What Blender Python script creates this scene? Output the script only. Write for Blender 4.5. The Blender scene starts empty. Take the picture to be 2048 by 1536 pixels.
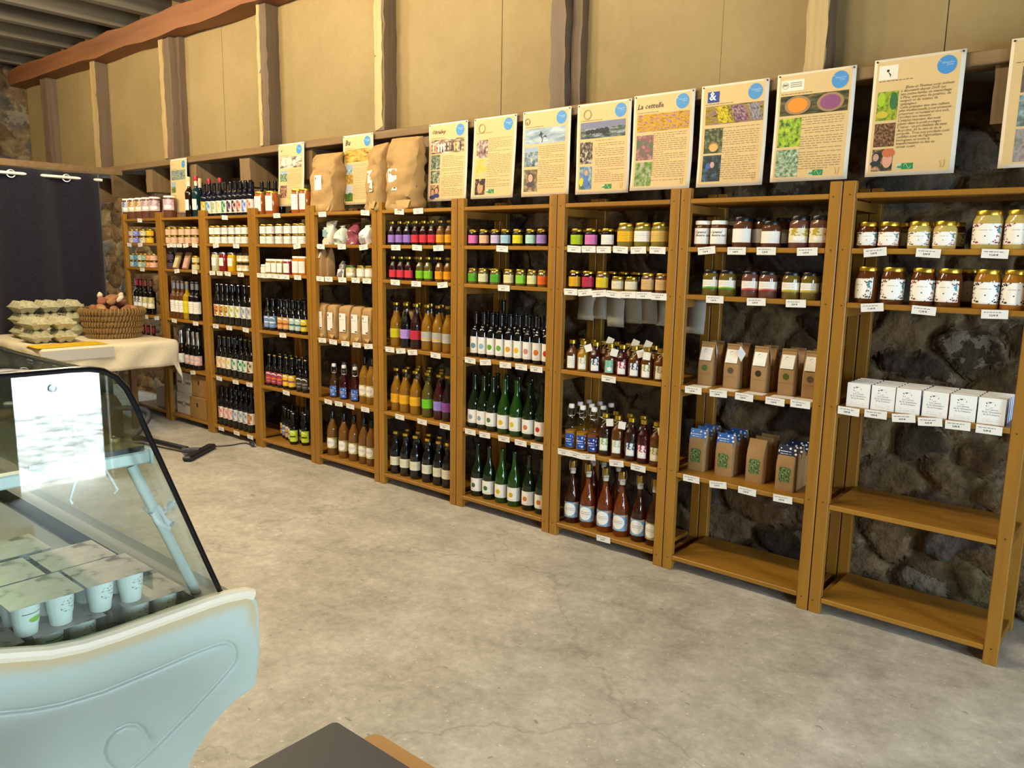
import bpy, math, random
import numpy as np
from mathutils import Vector, Matrix, noise as mnoise
random.seed(7)
SC = bpy.context.scene
COL = SC.collection

# ------------------------------------------------------------------ camera
FPX, YAW, PIT, ROL = 1552.126, math.radians(-39.70764), math.radians(-9.37751), math.radians(1.009014)
CAM = Vector((0, -3.42157, 1.5696))
F_ = Vector((math.sin(YAW)*math.cos(PIT), math.cos(YAW)*math.cos(PIT), math.sin(PIT)))
r0 = Vector((math.cos(YAW), -math.sin(YAW), 0)); u0 = r0.cross(F_)
R_ = math.cos(ROL)*r0 + math.sin(ROL)*u0
U_ = -math.sin(ROL)*r0 + math.cos(ROL)*u0
cd = bpy.data.cameras.new('camera'); cam = bpy.data.objects.new('camera', cd); COL.objects.link(cam)
cd.sensor_width = 36; cd.lens = FPX/2048*36; cd.clip_start = 0.05
M = Matrix((R_, U_, -F_)).transposed().to_4x4(); M.translation = CAM
cam.matrix_world = M
SC.camera = cam

# ------------------------------------------------------------------ light and exposure
SC.view_settings.view_transform = 'Standard'; SC.view_settings.look = 'None'
SC.view_settings.gamma = 1; SC.view_settings.use_curve_mapping = False
SC.view_settings.exposure = 0.0
cy = SC.cycles
cy.max_bounces = 7; cy.diffuse_bounces = 3; cy.glossy_bounces = 3; cy.transmission_bounces = 5
cy.transparent_max_bounces = 14; cy.caustics_reflective = False; cy.caustics_refractive = False
cy.sample_clamp_indirect = 40
W = bpy.data.worlds.new('sky'); SC.world = W; W.use_nodes = True
W.node_tree.nodes['Background'].inputs[0].default_value = (0.68, 0.86, 1, 1)
W.node_tree.nodes['Background'].inputs[1].default_value = 36

def light(name, kind, loc, energy, col, size=0.1, size_y=None, aim=None):
    d = bpy.data.lights.new(name, kind); o = bpy.data.objects.new(name, d); COL.objects.link(o)
    o.location = loc; d.energy = energy; d.color = col
    if kind == 'AREA':
        d.size = size
        if size_y: d.shape = 'RECTANGLE'; d.size_y = size_y
    elif kind != 'SUN': d.shadow_soft_size = size
    if aim is not None:
        o.rotation_euler = (Vector(aim)-Vector(loc)).to_track_quat('-Z', 'Y').to_euler()
    return o
WARM = (1, 0.85, 0.60)
for x, y, e in ((-2.2, -1.75, 92), (-3.5, -1.85, 150), (-4.9, -1.85, 176), (-6.4, -1.85, 170), (-8.8, -1.9, 85)):
    for k in (-1, 0, 1): light('ceiling_and_fill_lamp', 'POINT', (x+0.28*k, y+0.06*k, 3.45), e/3, WARM, 0.035)
for x, y, e in ((-2.8, -3.6, 14), (-5.6, -3.6, 18)):  # rear pair: unseen lamps added as fill
    light('ceiling_and_fill_lamp', 'POINT', (x, y, 3.45), e, WARM, 0.045)
DOOR_Y0, DOOR_Y1 = -1.76, -1.19
for nm, yc_, zc_, wy_, hz_ in (('door_daylight', (DOOR_Y0+DOOR_Y1)/2, 1.06, DOOR_Y1-DOOR_Y0, 2.12), ('added_window_daylight', -3.6, 1.6, 1.5, 0.8)):  # the window is an added source of cool fill light
    o = light(nm, 'AREA', (2.71, yc_, zc_), 1, (1, 1, 1), wy_, hz_)   # opening to the sky
    o.matrix_world = Matrix(((0, 0, 1, 2.71), (1, 0, 0, yc_), (0, 1, 0, zc_), (0, 0, 0, 1)))
    o.data.cycles.is_portal = True
light('sun', 'SUN', (6, 3, 8), 42, (1, 0.97, 0.9), aim=(6.1, -1, 0))

# ------------------------------------------------------------------ helpers
def px_of(P):
    d = Vector(P)-CAM; z = d.dot(F_)
    return 1024+FPX*d.dot(R_)/z, 768-FPX*d.dot(U_)/z
def xs(px, y, z):
    "x of the point at depth y and height z that lies in picture column px"
    a, b = -14.0, 3.0
    for _ in range(48):
        m = (a+b)/2
        if px_of((m, y, z))[0] < px: a = m
        else: b = m
    return a
def at(px, py, x=None, y=None, z=None):
    d = F_+(px-1024)/FPX*R_-(py-768)/FPX*U_
    t = (x-CAM.x)/d.x if x is not None else (y-CAM.y)/d.y if y is not None else (z-CAM.z)/d.z
    return CAM+t*d
def hexc(h):
    h = h.lstrip('#'); v = [int(h[i:i+2], 16)/255 for i in (0, 2, 4)]
    return tuple(c/12.92 if c <= 0.04045 else ((c+0.055)/1.055)**2.4 for c in v)
MATS = {}
class G:
    def __init__(s, name):
        s.m = bpy.data.materials.new(name); s.m.use_nodes = True
        s.t = s.m.node_tree; s.b = s.t.nodes['Principled BSDF']; s.out = s.t.nodes['Material Output']
    def n(s, kind, **kw):
        o = s.t.nodes.new(kind)
        for k, v in kw.items(): setattr(o, k, v)
        return o
    def put(s, sock, v):
        if v is None: return
        if hasattr(v, 'is_output') or isinstance(v, bpy.types.NodeSocket): s.t.links.new(v, sock)
        else:
            if isinstance(v, tuple) and len(v) == 3 and sock.type == 'RGBA': v = (*v, 1)
            sock.default_value = v
    def math(s, op, a, b=None, c=None):
        o = s.n('ShaderNodeMath', operation=op)
        for i, v in enumerate((a, b, c)): s.put(o.inputs[i], v)
        return o.outputs[0]
    def mix(s, f, a, b):
        o = s.n('ShaderNodeMix', data_type='RGBA')
        s.put(o.inputs[0], f); s.put(o.inputs[6], a); s.put(o.inputs[7], b)
        return o.outputs[2]
    def noise(s, vec, scale, detail=2, rough=0.5, color=False):
        o = s.n('ShaderNodeTexNoise'); s.put(o.inputs['Vector'], vec)
        o.inputs['Scale'].default_value = scale; o.inputs['Detail'].default_value = detail; o.inputs['Roughness'].default_value = rough
        return o.outputs['Color' if color else 'Fac']
    def ramp(s, f, stops):
        o = s.n('ShaderNodeValToRGB'); s.put(o.inputs[0], f); e = o.color_ramp.elements
        while len(e) < len(stops): e.new(0.5)
        for k, (p, c) in zip(e, stops): k.position = p; k.color = (*c, 1)
        return o.outputs[0]
    def coord(s, which='Object', scale=None):
        c = s.n('ShaderNodeTexCoord').outputs[which]
        if scale:
            mp = s.n('ShaderNodeMapping'); s.t.links.new(c, mp.inputs[0]); mp.inputs['Scale'].default_value = scale
            return mp.outputs[0]
        return c
    def uv(s):
        x = s.n('ShaderNodeSeparateXYZ'); s.t.links.new(s.coord('UV'), x.inputs[0]); return x.outputs[0], x.outputs[1]
    def set(s, col=None, rough=None, metal=None, spec=None, trans=None, ior=None, coat=None, bump=None, bs=0.3, bd=0.01, sheen=None):
        b = s.b.inputs
        for k, v in (('Base Color', col), ('Roughness', rough), ('Metallic', metal), ('Specular IOR Level', spec), ('Transmission Weight', trans), ('IOR', ior), ('Coat Weight', coat), ('Sheen Weight', sheen)):
            s.put(b[k], v)
        if bump is not None:
            o = s.n('ShaderNodeBump'); s.put(o.inputs['Height'], bump); o.inputs['Strength'].default_value = bs; o.inputs['Distance'].default_value = bd
            s.t.links.new(o.outputs[0], b['Normal'])
        return s.m
def mat(h, rough=0.5, metal=0.0, spec=0.5, trans=0.0, coat=0.0, ior=None):
    k = ('p', h, rough, metal, spec, trans, coat, ior)
    if k not in MATS:
        g = G('surface_'+h); MATS[k] = g.set(hexc(h), rough, metal, spec, trans or None, ior, coat or None)
    return MATS[k]
def cached(key):
    def dec(fn):
        def w(*a):
            k = (key, *a)
            if k not in MATS: MATS[k] = fn(*a)
            return MATS[k]
        return w
    return dec
@cached('wood')
def wood(c1, c2, axis='z', rough=0.45, fine=1.0):
    g = G('wood'); s = {'x': (1.2, 22, 22), 'y': (22, 1.2, 22), 'z': (22, 22, 1.2)}[axis]
    v = g.coord('Object', tuple(k*fine for k in s))
    oi = g.n('ShaderNodeObjectInfo'); ad = g.n('ShaderNodeVectorMath', operation='ADD'); g.t.links.new(v, ad.inputs[0])
    cb = g.n('ShaderNodeCombineXYZ')
    for i in range(3): g.put(cb.inputs[i], g.math('MULTIPLY', oi.outputs['Random'], 37.0+i*11))
    g.t.links.new(cb.outputs[0], ad.inputs[1]); v = ad.outputs[0]
    a = g.noise(v, 1.6, 4, 0.6); b = g.noise(v, 0.35, 2)
    f = g.math('ADD', g.math('MULTIPLY', a, 0.6), g.math('MULTIPLY', b, 0.5))
    c = g.ramp(f, [(0.3, hexc(c2)), (0.62, hexc(c1))])
    c = g.mix(g.math('MULTIPLY', oi.outputs['Random'], 0.35), c, hexc(c2))
    return g.set(c, rough, bump=a, bs=0.12, bd=0.004)
def textmask(g, u, v, n, x0=0.1, x1=0.9, y0=0.1, y1=0.9, thr=0.46, ragged=True):
    vv = g.math('MULTIPLY', v, float(n)); row = g.math('FLOOR', vv); fr = g.math('FRACT', vv)
    cb = g.n('ShaderNodeCombineXYZ'); g.put(cb.inputs[0], g.math('MULTIPLY', u, 26.0)); g.put(cb.inputs[1], g.math('MULTIPLY', row, 7.3))
    t = g.math('GREATER_THAN', g.noise(cb.outputs[0], 1.0, 1), thr)
    a = g.math('MULTIPLY', g.math('GREATER_THAN', fr, 0.32), g.math('LESS_THAN', fr, 0.66))
    for c in (g.math('GREATER_THAN', u, x0), g.math('LESS_THAN', u, x1), g.math('GREATER_THAN', v, y0), g.math('LESS_THAN', v, y1)):
        a = g.math('MULTIPLY', a, c)
    return g.math('MULTIPLY', a, t)
def discmask(g, u, v, cx, cy_, rx, ry):
    a = g.math('DIVIDE', g.math('SUBTRACT', u, cx), rx); b = g.math('DIVIDE', g.math('SUBTRACT', v, cy_), ry)
    return g.math('LESS_THAN', g.math('ADD', g.math('MULTIPLY', a, a), g.math('MULTIPLY', b, b)), 1.0)
def rectmask(g, u, v, x0, x1, y0, y1):
    a = g.math('MULTIPLY', g.math('GREATER_THAN', u, x0), g.math('LESS_THAN', u, x1))
    return g.math('MULTIPLY', a, g.math('MULTIPLY', g.math('GREATER_THAN', v, y0), g.math('LESS_THAN', v, y1)))
@cached('lab')
def lab(base, style='plain', acc='444444', acc2='ffffff'):
    g = G('paper_label'); u, v = g.uv(); B, A, A2 = hexc(base), hexc(acc), hexc(acc2); ink = tuple(c*0.18 for c in B)
    if style == 'plain':
        c = g.mix(g.math('MULTIPLY', textmask(g, u, v, 6, 0.12, 0.88, 0.25, 0.8), 0.5), B, ink)
    elif style == 'blank': c = B
    elif style in ('dot', 'dotw'):
        c = g.mix(discmask(g, u, v, 0.36, 0.45, 0.14, 0.18) if style == 'dot' else discmask(g, u, v, 0.4, 0.45, 0.2, 0.165), B, A)
        c = g.mix(g.math('MULTIPLY', textmask(g, u, v, 12, 0.15, 0.6, 0.04, 0.14), 0.5), c, ink)
    elif style == 'art':
        cb = g.n('ShaderNodeCombineXYZ'); g.put(cb.inputs[0], g.math('MULTIPLY', u, 1.6)); g.put(cb.inputs[1], v)
        f = g.math('ADD', g.noise(cb.outputs[0], 2.6, 2), g.math('MULTIPLY', g.math('SUBTRACT', 0.52, u), 0.55))
        c = g.mix(g.math('GREATER_THAN', f, 0.47), B, A2); c = g.mix(g.math('GREATER_THAN', f, 0.56), c, A)
        c = g.mix(rectmask(g, u, v, 0.04, 0.96, 0.05, 0.95), B, c)
    elif style == 'disc':
        c = g.mix(g.math('GREATER_THAN', g.noise(g.coord('UV'), 6, 2), 0.56), B, A)
        c = g.mix(discmask(g, u, v, 0.42, 0.52, 0.36, 0.42), c, A2)
        c = g.mix(g.math('MULTIPLY', textmask(g, u, v, 9, 0.16, 0.68, 0.4, 0.62, 0.4), 0.8), c, hexc('8a4a5a'))
    elif style == 'honey':
        vo = g.n('ShaderNodeTexVoronoi'); g.t.links.new(g.coord('UV', (12, 9, 1)), vo.inputs['Vector']); vo.inputs['Scale'].default_value = 1
        dots = g.math('LESS_THAN', vo.outputs['Distance'], 0.42)
        dots = g.math('MULTIPLY', dots, g.math('GREATER_THAN', g.noise(g.coord('UV'), 5, 1), 0.36))
        c = g.mix(dots, B, A); c = g.mix(discmask(g, u, v, 0.5, 0.52, 0.33, 0.46), c, hexc('fbf8ee'))
        c = g.mix(g.math('MULTIPLY', textmask(g, u, v, 8, 0.3, 0.7, 0.6, 0.78), 0.5), c, ink)
        c = g.mix(discmask(g, u, v, 0.5, 0.4, 0.025, 0.03), c, (0.02, 0.02, 0.02))
        c = g.mix(rectmask(g, u, v, 0.85, 0.93, 0.55, 0.85), c, hexc('3f8f95'))
    elif style == 'wave':
        h = g.math('ADD', 0.16, g.math('MULTIPLY', g.math('SINE', g.math('MULTIPLY', u, 3.1)), 0.14))
        c = g.mix(g.math('LESS_THAN', v, h), B, A)
        c = g.mix(g.math('LESS_THAN', v, g.math('SUBTRACT', h, 0.13)), c, A2)
        c = g.mix(g.math('MULTIPLY', textmask(g, u, v, 7, 0.12, 0.7, 0.42, 0.82), 0.45), c, ink)
    elif style == 'beer':
        r = discmask(g, u, v, 0.42, 0.72, 0.3, 0.2); r2 = discmask(g, u, v, 0.40, 0.66, 0.28, 0.17)
        c = g.mix(g.math('MULTIPLY', r, g.math('SUBTRACT', 1.0, r2)), B, hexc('f2eee4'))
        c = g.mix(rectmask(g, u, v, 0.14, 0.78, 0.38, 0.52), c, A)
        c = g.mix(g.math('MULTIPLY', textmask(g, u, v, 8, 0.2, 0.7, 0.1, 0.3), 0.6), c, hexc('f2eee4'))
        c = g.mix(rectmask(g, u, v, 0.82, 0.98, 0.04, 0.22), c, hexc('e8e4da'))
    elif style == 'half':
        c = g.mix(rectmask(g, u, v, 0.08, 0.92, 0.06, 0.94), A2, B)
        f = g.noise(g.coord('UV'), 4, 2); c = g.mix(g.math('MULTIPLY', g.math('GREATER_THAN', f, 0.5), g.math('GREATER_THAN', v, 0.45)), c, A)
        c = g.mix(discmask(g, u, v, 0.56, 0.3, 0.24, 0.17), c, hexc('f6f3ea'))
    elif style == 'flowers':
        vo = g.n('ShaderNodeTexVoronoi'); g.t.links.new(g.coord('UV', (5, 4, 1)), vo.inputs['Vector']); vo.inputs['Scale'].default_value = 1
        c = g.mix(g.math('LESS_THAN', vo.outputs['Distance'], 0.34), B, A)
        c = g.mix(rectmask(g, u, v, 0.1, 0.72, 0.25, 0.72), c, B)
        c = g.mix(textmask(g, u, v, 6, 0.14, 0.7, 0.3, 0.7, 0.42), c, hexc('e6eaf2'))
    elif style == 'soap':
        c = g.mix(g.math('MULTIPLY', textmask(g, u, v, 13, 0.2, 0.8, 0.08, 0.2), 0.35), B, ink)
        f = g.noise(g.coord('UV'), 9, 2)
        c = g.mix(g.math('MULTIPLY', g.math('GREATER_THAN', f, 0.6), discmask(g, u, v, 0.42, 0.76, 0.2, 0.14)), c, (0.05, 0.06, 0.05))
    elif style == 'window':
        f = g.noise(g.coord('UV'), 9, 3); c = g.ramp(f, [(0.35, tuple(k*0.25 for k in A)), (0.5, A), (0.68, A2)])
    return g.set(c, 0.55, spec=0.35)
@cached('photo')
def photo(c1, c2, c3, scale=3.0, seed=0.0, split=0.0, sky='9fb4c8'):
    g = G('printed_photo'); u, v = g.uv()
    cb = g.n('ShaderNodeCombineXYZ'); g.put(cb.inputs[0], g.math('ADD', u, seed)); g.put(cb.inputs[1], g.math('ADD', v, seed*1.7))
    f = g.noise(cb.outputs[0], scale, 4, 0.62)
    c = g.ramp(f, [(0.36, hexc(c1)), (0.5, hexc(c2)), (0.64, hexc(c3))])
    if split: c = g.mix(g.math('GREATER_THAN', g.math('ADD', v, g.math('MULTIPLY', f, 0.25)), split+0.12), c, hexc(sky))
    return g.set(c, 0.5, spec=0.3)
@cached('kraft')
def kraft(h='b58f5e', rough=0.75):
    g = G('kraft_paper'); f = g.noise(g.coord('Object'), 14, 4); C = hexc(h)
    return g.set(g.ramp(f, [(0.3, tuple(k*0.82 for k in C)), (0.7, C)]), rough, spec=0.25, bump=f, bs=0.35, bd=0.006)
@cached('glass')
def clear(tint='f8fbfa', rough=0.02, body=0.0):
    g = G('clear_glass'); tr = g.n('ShaderNodeBsdfTransparent'); gl = g.n('ShaderNodeBsdfGlossy')
    tr.inputs[0].default_value = (*hexc(tint), 1); gl.inputs['Roughness'].default_value = rough
    fr = g.n('ShaderNodeFresnel'); ge_ = g.n('ShaderNodeNewGeometry')
    g.put(fr.inputs[0], g.math('ADD', 1.5, g.math('MULTIPLY', ge_.outputs['Backfacing'], 1/1.5-1.5)))
    mx = g.n('ShaderNodeMixShader'); g.t.links.new(fr.outputs[0], mx.inputs[0]); g.t.links.new(tr.outputs[0], mx.inputs[1]); g.t.links.new(gl.outputs[0], mx.inputs[2])
    g.t.links.new(mx.outputs[0], g.out.inputs[0]); g.t.nodes.remove(g.b)
    return g.m

@cached('liquid')
def liquid(h, clearness=0.35):
    g = G('liquid_'+h); g.set(hexc(h), 0.25, spec=0.4); tr = g.n('ShaderNodeBsdfTransparent'); c = hexc(h); k = max(c)
    tr.inputs[0].default_value = (*[min(1, (v/k)**0.7) for v in c], 1)
    mx = g.n('ShaderNodeMixShader'); mx.inputs[0].default_value = clearness
    g.t.links.new(g.b.outputs[0], mx.inputs[1]); g.t.links.new(tr.outputs[0], mx.inputs[2]); g.t.links.new(mx.outputs[0], g.out.inputs[0])
    return g.m

def mesh(name, V, Fc, smooth=30, uvs=None, mats=1):
    me = bpy.data.meshes.new(name); me.from_pydata([tuple(v) for v in V], [], Fc)
    for _ in range(mats): me.materials.append(None)
    if uvs is not None:
        l = me.uv_layers.new(name='UVMap'); k = 0
        flat = []
        for f in Fc:
            for i in f: flat.extend(uvs[i])
        l.data.foreach_set('uv', flat)
    me.update()
    if smooth:
        me.shade_smooth()
        if smooth < 180: me.set_sharp_from_angle(angle=math.radians(smooth))
    return me
def link(name, me, m, parent=None, loc=None, rot=None):
    o = bpy.data.objects.new(name, me); COL.objects.link(o)
    if m is not None:
        for i, mm in enumerate(m if isinstance(m, (list, tuple)) else [m]):
            o.material_slots[i].link = 'OBJECT'; o.material_slots[i].material = mm
    if parent is not None: o.parent = parent
    if loc is not None: o.location = loc
    if rot is not None: o.rotation_euler = rot
    return o
def tag(o, label=None, cat=None, group=None, kind=None):
    if label: o['label'] = label
    if cat: o['category'] = cat
    if group: o['group'] = group
    if kind: o['kind'] = kind
    return o
def empty(name, loc=(0, 0, 0), rz=0):
    o = bpy.data.objects.new(name, None); COL.objects.link(o); o.location = loc; o.rotation_euler = (0, 0, rz); o.empty_display_size = 0.05
    return o
class MB:
    def __init__(s): s.V = []; s.F = []
    def add(s, V, Fc):
        k = len(s.V); s.V += [tuple(v) for v in V]; s.F += [tuple(i+k for i in f) for f in Fc]; return s
    def box(s, x0, x1, y0, y1, z0, z1, bev=0.0, xf=None):
        if bev:
            b = bev; V = []
            for z, i in ((z0, b), (z0+b, 0), (z1-b, 0), (z1, b)):
                a = [(x0+b+0, y0+i), (x1-b, y0+i), (x1-i, y0+b), (x1-i, y1-b), (x1-b, y1-i), (x0+b, y1-i), (x0+i, y1-b), (x0+i, y0+b)]
                V += [(x, y, z) for x, y in a]
            Fc = [tuple(range(7, -1, -1)), tuple(range(24, 32))]
            for r in range(3):
                for k in range(8): Fc.append((r*8+k, r*8+(k+1) % 8, r*8+8+(k+1) % 8, r*8+8+k))
        else:
            V = [(x, y, z) for z in (z0, z1) for x, y in ((x0, y0), (x1, y0), (x1, y1), (x0, y1))]
            Fc = [(3, 2, 1, 0), (4, 5, 6, 7), (0, 1, 5, 4), (1, 2, 6, 5), (2, 3, 7, 6), (3, 0, 4, 7)]
        if xf is not None: V = [xf @ Vector(v) for v in V]
        return s.add(V, Fc)
    def tube(s, P, r, n=8, closed=False):
        P = [Vector(p) for p in P]; rings = []; V = []; Fc = []
        up = Vector((0, 0, 1)); m = len(P)
        for i, p in enumerate(P):
            a = P[i-1] if (i or closed) else P[i]; b = P[(i+1) % m] if (i < m-1 or closed) else P[i]
            t = (b-a).normalized()
            if abs(t.dot(up)) > 0.95: up = Vector((1, 0, 0)) if abs(t.x) < 0.8 else Vector((0, 1, 0))
            e = t.cross(up).normalized(); f = e.cross(t); up = f
            rr = r[i] if isinstance(r, (list, tuple)) else r
            V += [p+rr*(math.cos(2*math.pi*k/n)*e+math.sin(2*math.pi*k/n)*f) for k in range(n)]
        for i in range(m if closed else m-1):
            j = (i+1) % m
            for k in range(n): Fc.append((i*n+k, i*n+(k+1) % n, j*n+(k+1) % n, j*n+k))
        if not closed: Fc += [tuple(range(n-1, -1, -1)), tuple(range((m-1)*n, m*n))]
        return s.add(V, Fc)
    def lathe(s, prof, n=24, cx=0, cy=0, cap=True):
        V = []; Fc = []
        for r, z in prof:
            V += [(cx+r*math.cos(2*math.pi*k/n), cy+r*math.sin(2*math.pi*k/n), z) for k in range(n)]
        for i in range(len(prof)-1):
            for k in range(n): Fc.append((i*n+k, i*n+(k+1) % n, (i+1)*n+(k+1) % n, (i+1)*n+k))
        if cap: Fc += [tuple(range(n-1, -1, -1)), tuple(range((len(prof)-1)*n, len(prof)*n))]
        return s.add(V, Fc)
    def grid(s, fn, nu, nv):
        V = [fn(i/nu, j/nv) for j in range(nv+1) for i in range(nu+1)]
        Fc = [(j*(nu+1)+i, j*(nu+1)+i+1, (j+1)*(nu+1)+i+1, (j+1)*(nu+1)+i) for j in range(nv) for i in range(nu)]
        return s.add(V, Fc)
    def prism(s, poly, x0, x1):
        "polygon of (y, z) points run along x"
        n = len(poly); V = [(x, y, z) for x in (x0, x1) for y, z in poly]
        Fc = [tuple(range(n-1, -1, -1)), tuple(range(n, 2*n))]+[(k, (k+1) % n, n+(k+1) % n, n+k) for k in range(n)]
        return s.add(V, Fc)
    def build(s, name, m, parent=None, loc=None, rot=None, smooth=30):
        return link(name, mesh(name, s.V, s.F, smooth), m, parent, loc, rot)
GRID_UV = {}
def sheetmesh(fn, nu=1, nv=1):
    V = [fn(i/nu, j/nv) for j in range(nv+1) for i in range(nu+1)]; uv = [(i/nu, 1-j/nv) for j in range(nv+1) for i in range(nu+1)]
    Fc = [(j*(nu+1)+i, (j+1)*(nu+1)+i, (j+1)*(nu+1)+i+1, j*(nu+1)+i+1) for j in range(nv) for i in range(nu)]
    return mesh('sheet', V, Fc, 180, uv)
def struct(name, mb, m, label=None, smooth=30):
    return tag(mb.build(name, m, smooth=smooth), label, None, None, 'structure')
TXT = {}
def textmesh(body, size, align='LEFT', shear=0.0, bold=0.0, spacing=1.0):
    k = (body, size, align, shear, bold, spacing)
    if k not in TXT:
        c = bpy.data.curves.new('writing', 'FONT'); c.body = body; c.size = size; c.align_x = align; c.shear = shear; c.offset = bold; c.space_line = spacing
        c.resolution_u = 1; c.fill_mode = 'FRONT'
        o = bpy.data.objects.new('writing', c); COL.objects.link(o)
        me = bpy.data.meshes.new_from_object(o); bpy.data.objects.remove(o)
        me.materials.clear(); me.materials.append(None)
        TXT[k] = me
    return TXT[k]
def front(me, fn=None):
    "copy of a flat text mesh stood up to face -y; fn maps (x, z) to a point"
    m = me.copy(); co = np.empty(len(m.vertices)*3); m.vertices.foreach_get('co', co); co = co.reshape(-1, 3)
    new = [fn(x, y) for x, y, _ in co] if fn else [(x, 0, y) for x, y, _ in co]
    m.vertices.foreach_set('co', np.array(new, float).ravel()); m.update(); return m
INK = lambda: mat('1d1d22', 0.6, spec=0.2)

# ------------------------------------------------------------------ room shell
def concrete():
    g = G('concrete'); c = g.coord('Object')
    a = g.noise(c, 0.9, 5, 0.6); b = g.noise(c, 7, 4, 0.65); d = g.noise(c, 55, 2)
    h3 = g.noise(c, 26, 5, 0.75)
    f = g.math('ADD', g.math('MULTIPLY', a, 0.4), g.math('ADD', g.math('MULTIPLY', b, 0.3), g.math('MULTIPLY', h3, 0.3)))
    col = g.ramp(f, [(0.38, hexc('9a9283')), (0.5, hexc('b8b1a2')), (0.61, hexc('d2cbbd'))])
    st = g.noise(g.coord('Object', (9, 13, 1)), 1.0, 3, 0.7)
    col = g.mix(g.math('MULTIPLY', g.math('GREATER_THAN', st, 0.69), 0.45), col, hexc('5d5547'))
    col = g.mix(g.math('MULTIPLY', g.math('GREATER_THAN', d, 0.70), 0.5), col, hexc('efe9da'))
    cr = g.n('ShaderNodeTexVoronoi', feature='DISTANCE_TO_EDGE'); wv = g.n('ShaderNodeVectorMath', operation='ADD')
    g.t.links.new(c, wv.inputs[0]); sc_ = g.n('ShaderNodeVectorMath', operation='SCALE'); sc_.inputs['Scale'].default_value = 0.5
    g.t.links.new(g.noise(c, 2.5, 4, 0.6, True), sc_.inputs[0]); g.t.links.new(sc_.outputs[0], wv.inputs[1])
    g.t.links.new(wv.outputs[0], cr.inputs['Vector']); cr.inputs['Scale'].default_value = 0.42
    col = g.mix(g.math('MULTIPLY', g.math('LESS_THAN', cr.outputs['Distance'], 0.003), 0.22), col, hexc('6b604e'))
    return g.set(col, g.math('ADD', 0.5, g.math('MULTIPLY', a, 0.25)), spec=0.35, bump=b, bs=0.18, bd=0.01)
def gravel():
    g = G('pale_gravel'); c = g.coord('Object'); f = g.noise(c, 4.5, 6, 0.75)
    return g.set(g.ramp(f, [(0.35, hexc('6a6a64')), (0.62, hexc('e0ded6'))]), 0.9)
def hardboard():
    g = G('hardboard'); c = g.coord('Object'); a = g.noise(c, 0.8, 4, 0.6); b = g.noise(c, 30, 3)
    f = g.math('ADD', g.math('MULTIPLY', a, 0.8), g.math('MULTIPLY', b, 0.2))
    return g.set(g.ramp(f, [(0.35, hexc('8c784d')), (0.65, hexc('a28c5f'))]), 0.6, spec=0.3)
def plain_stone():
    g = G('rough_plaster'); f = g.noise(g.coord('Object'), 3, 5, 0.65)
    return g.set(g.ramp(f, [(0.3, hexc('6b5c47')), (0.7, hexc('94836a'))]), 0.9, bump=f, bs=0.6, bd=0.05)
def stonemat():
    g = G('rubble_stone'); a = g.n('ShaderNodeVertexColor', layer_name='stone').outputs[0]
    c = g.coord('Object'); f = g.noise(c, 9, 5, 0.65); f2 = g.noise(c, 40, 3)
    k = g.math('ADD', -0.35, g.math('ADD', g.math('MULTIPLY', f, 1.9), g.math('MULTIPLY', f2, 0.6)))
    vm = g.n('ShaderNodeVectorMath', operation='SCALE'); g.t.links.new(a, vm.inputs[0]); g.t.links.new(k, vm.inputs['Scale'])
    lime = g.math('MULTIPLY', g.math('GREATER_THAN', g.noise(c, 3.4, 6, 0.7), 0.60), 0.55)
    return g.set(g.mix(lime, vm.outputs[0], hexc('8f8672')), 0.85, spec=0.25, bump=g.math('ADD', f, g.math('MULTIPLY', f2, 0.4)), bs=0.7, bd=0.03)
STONE = stonemat()
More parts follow.
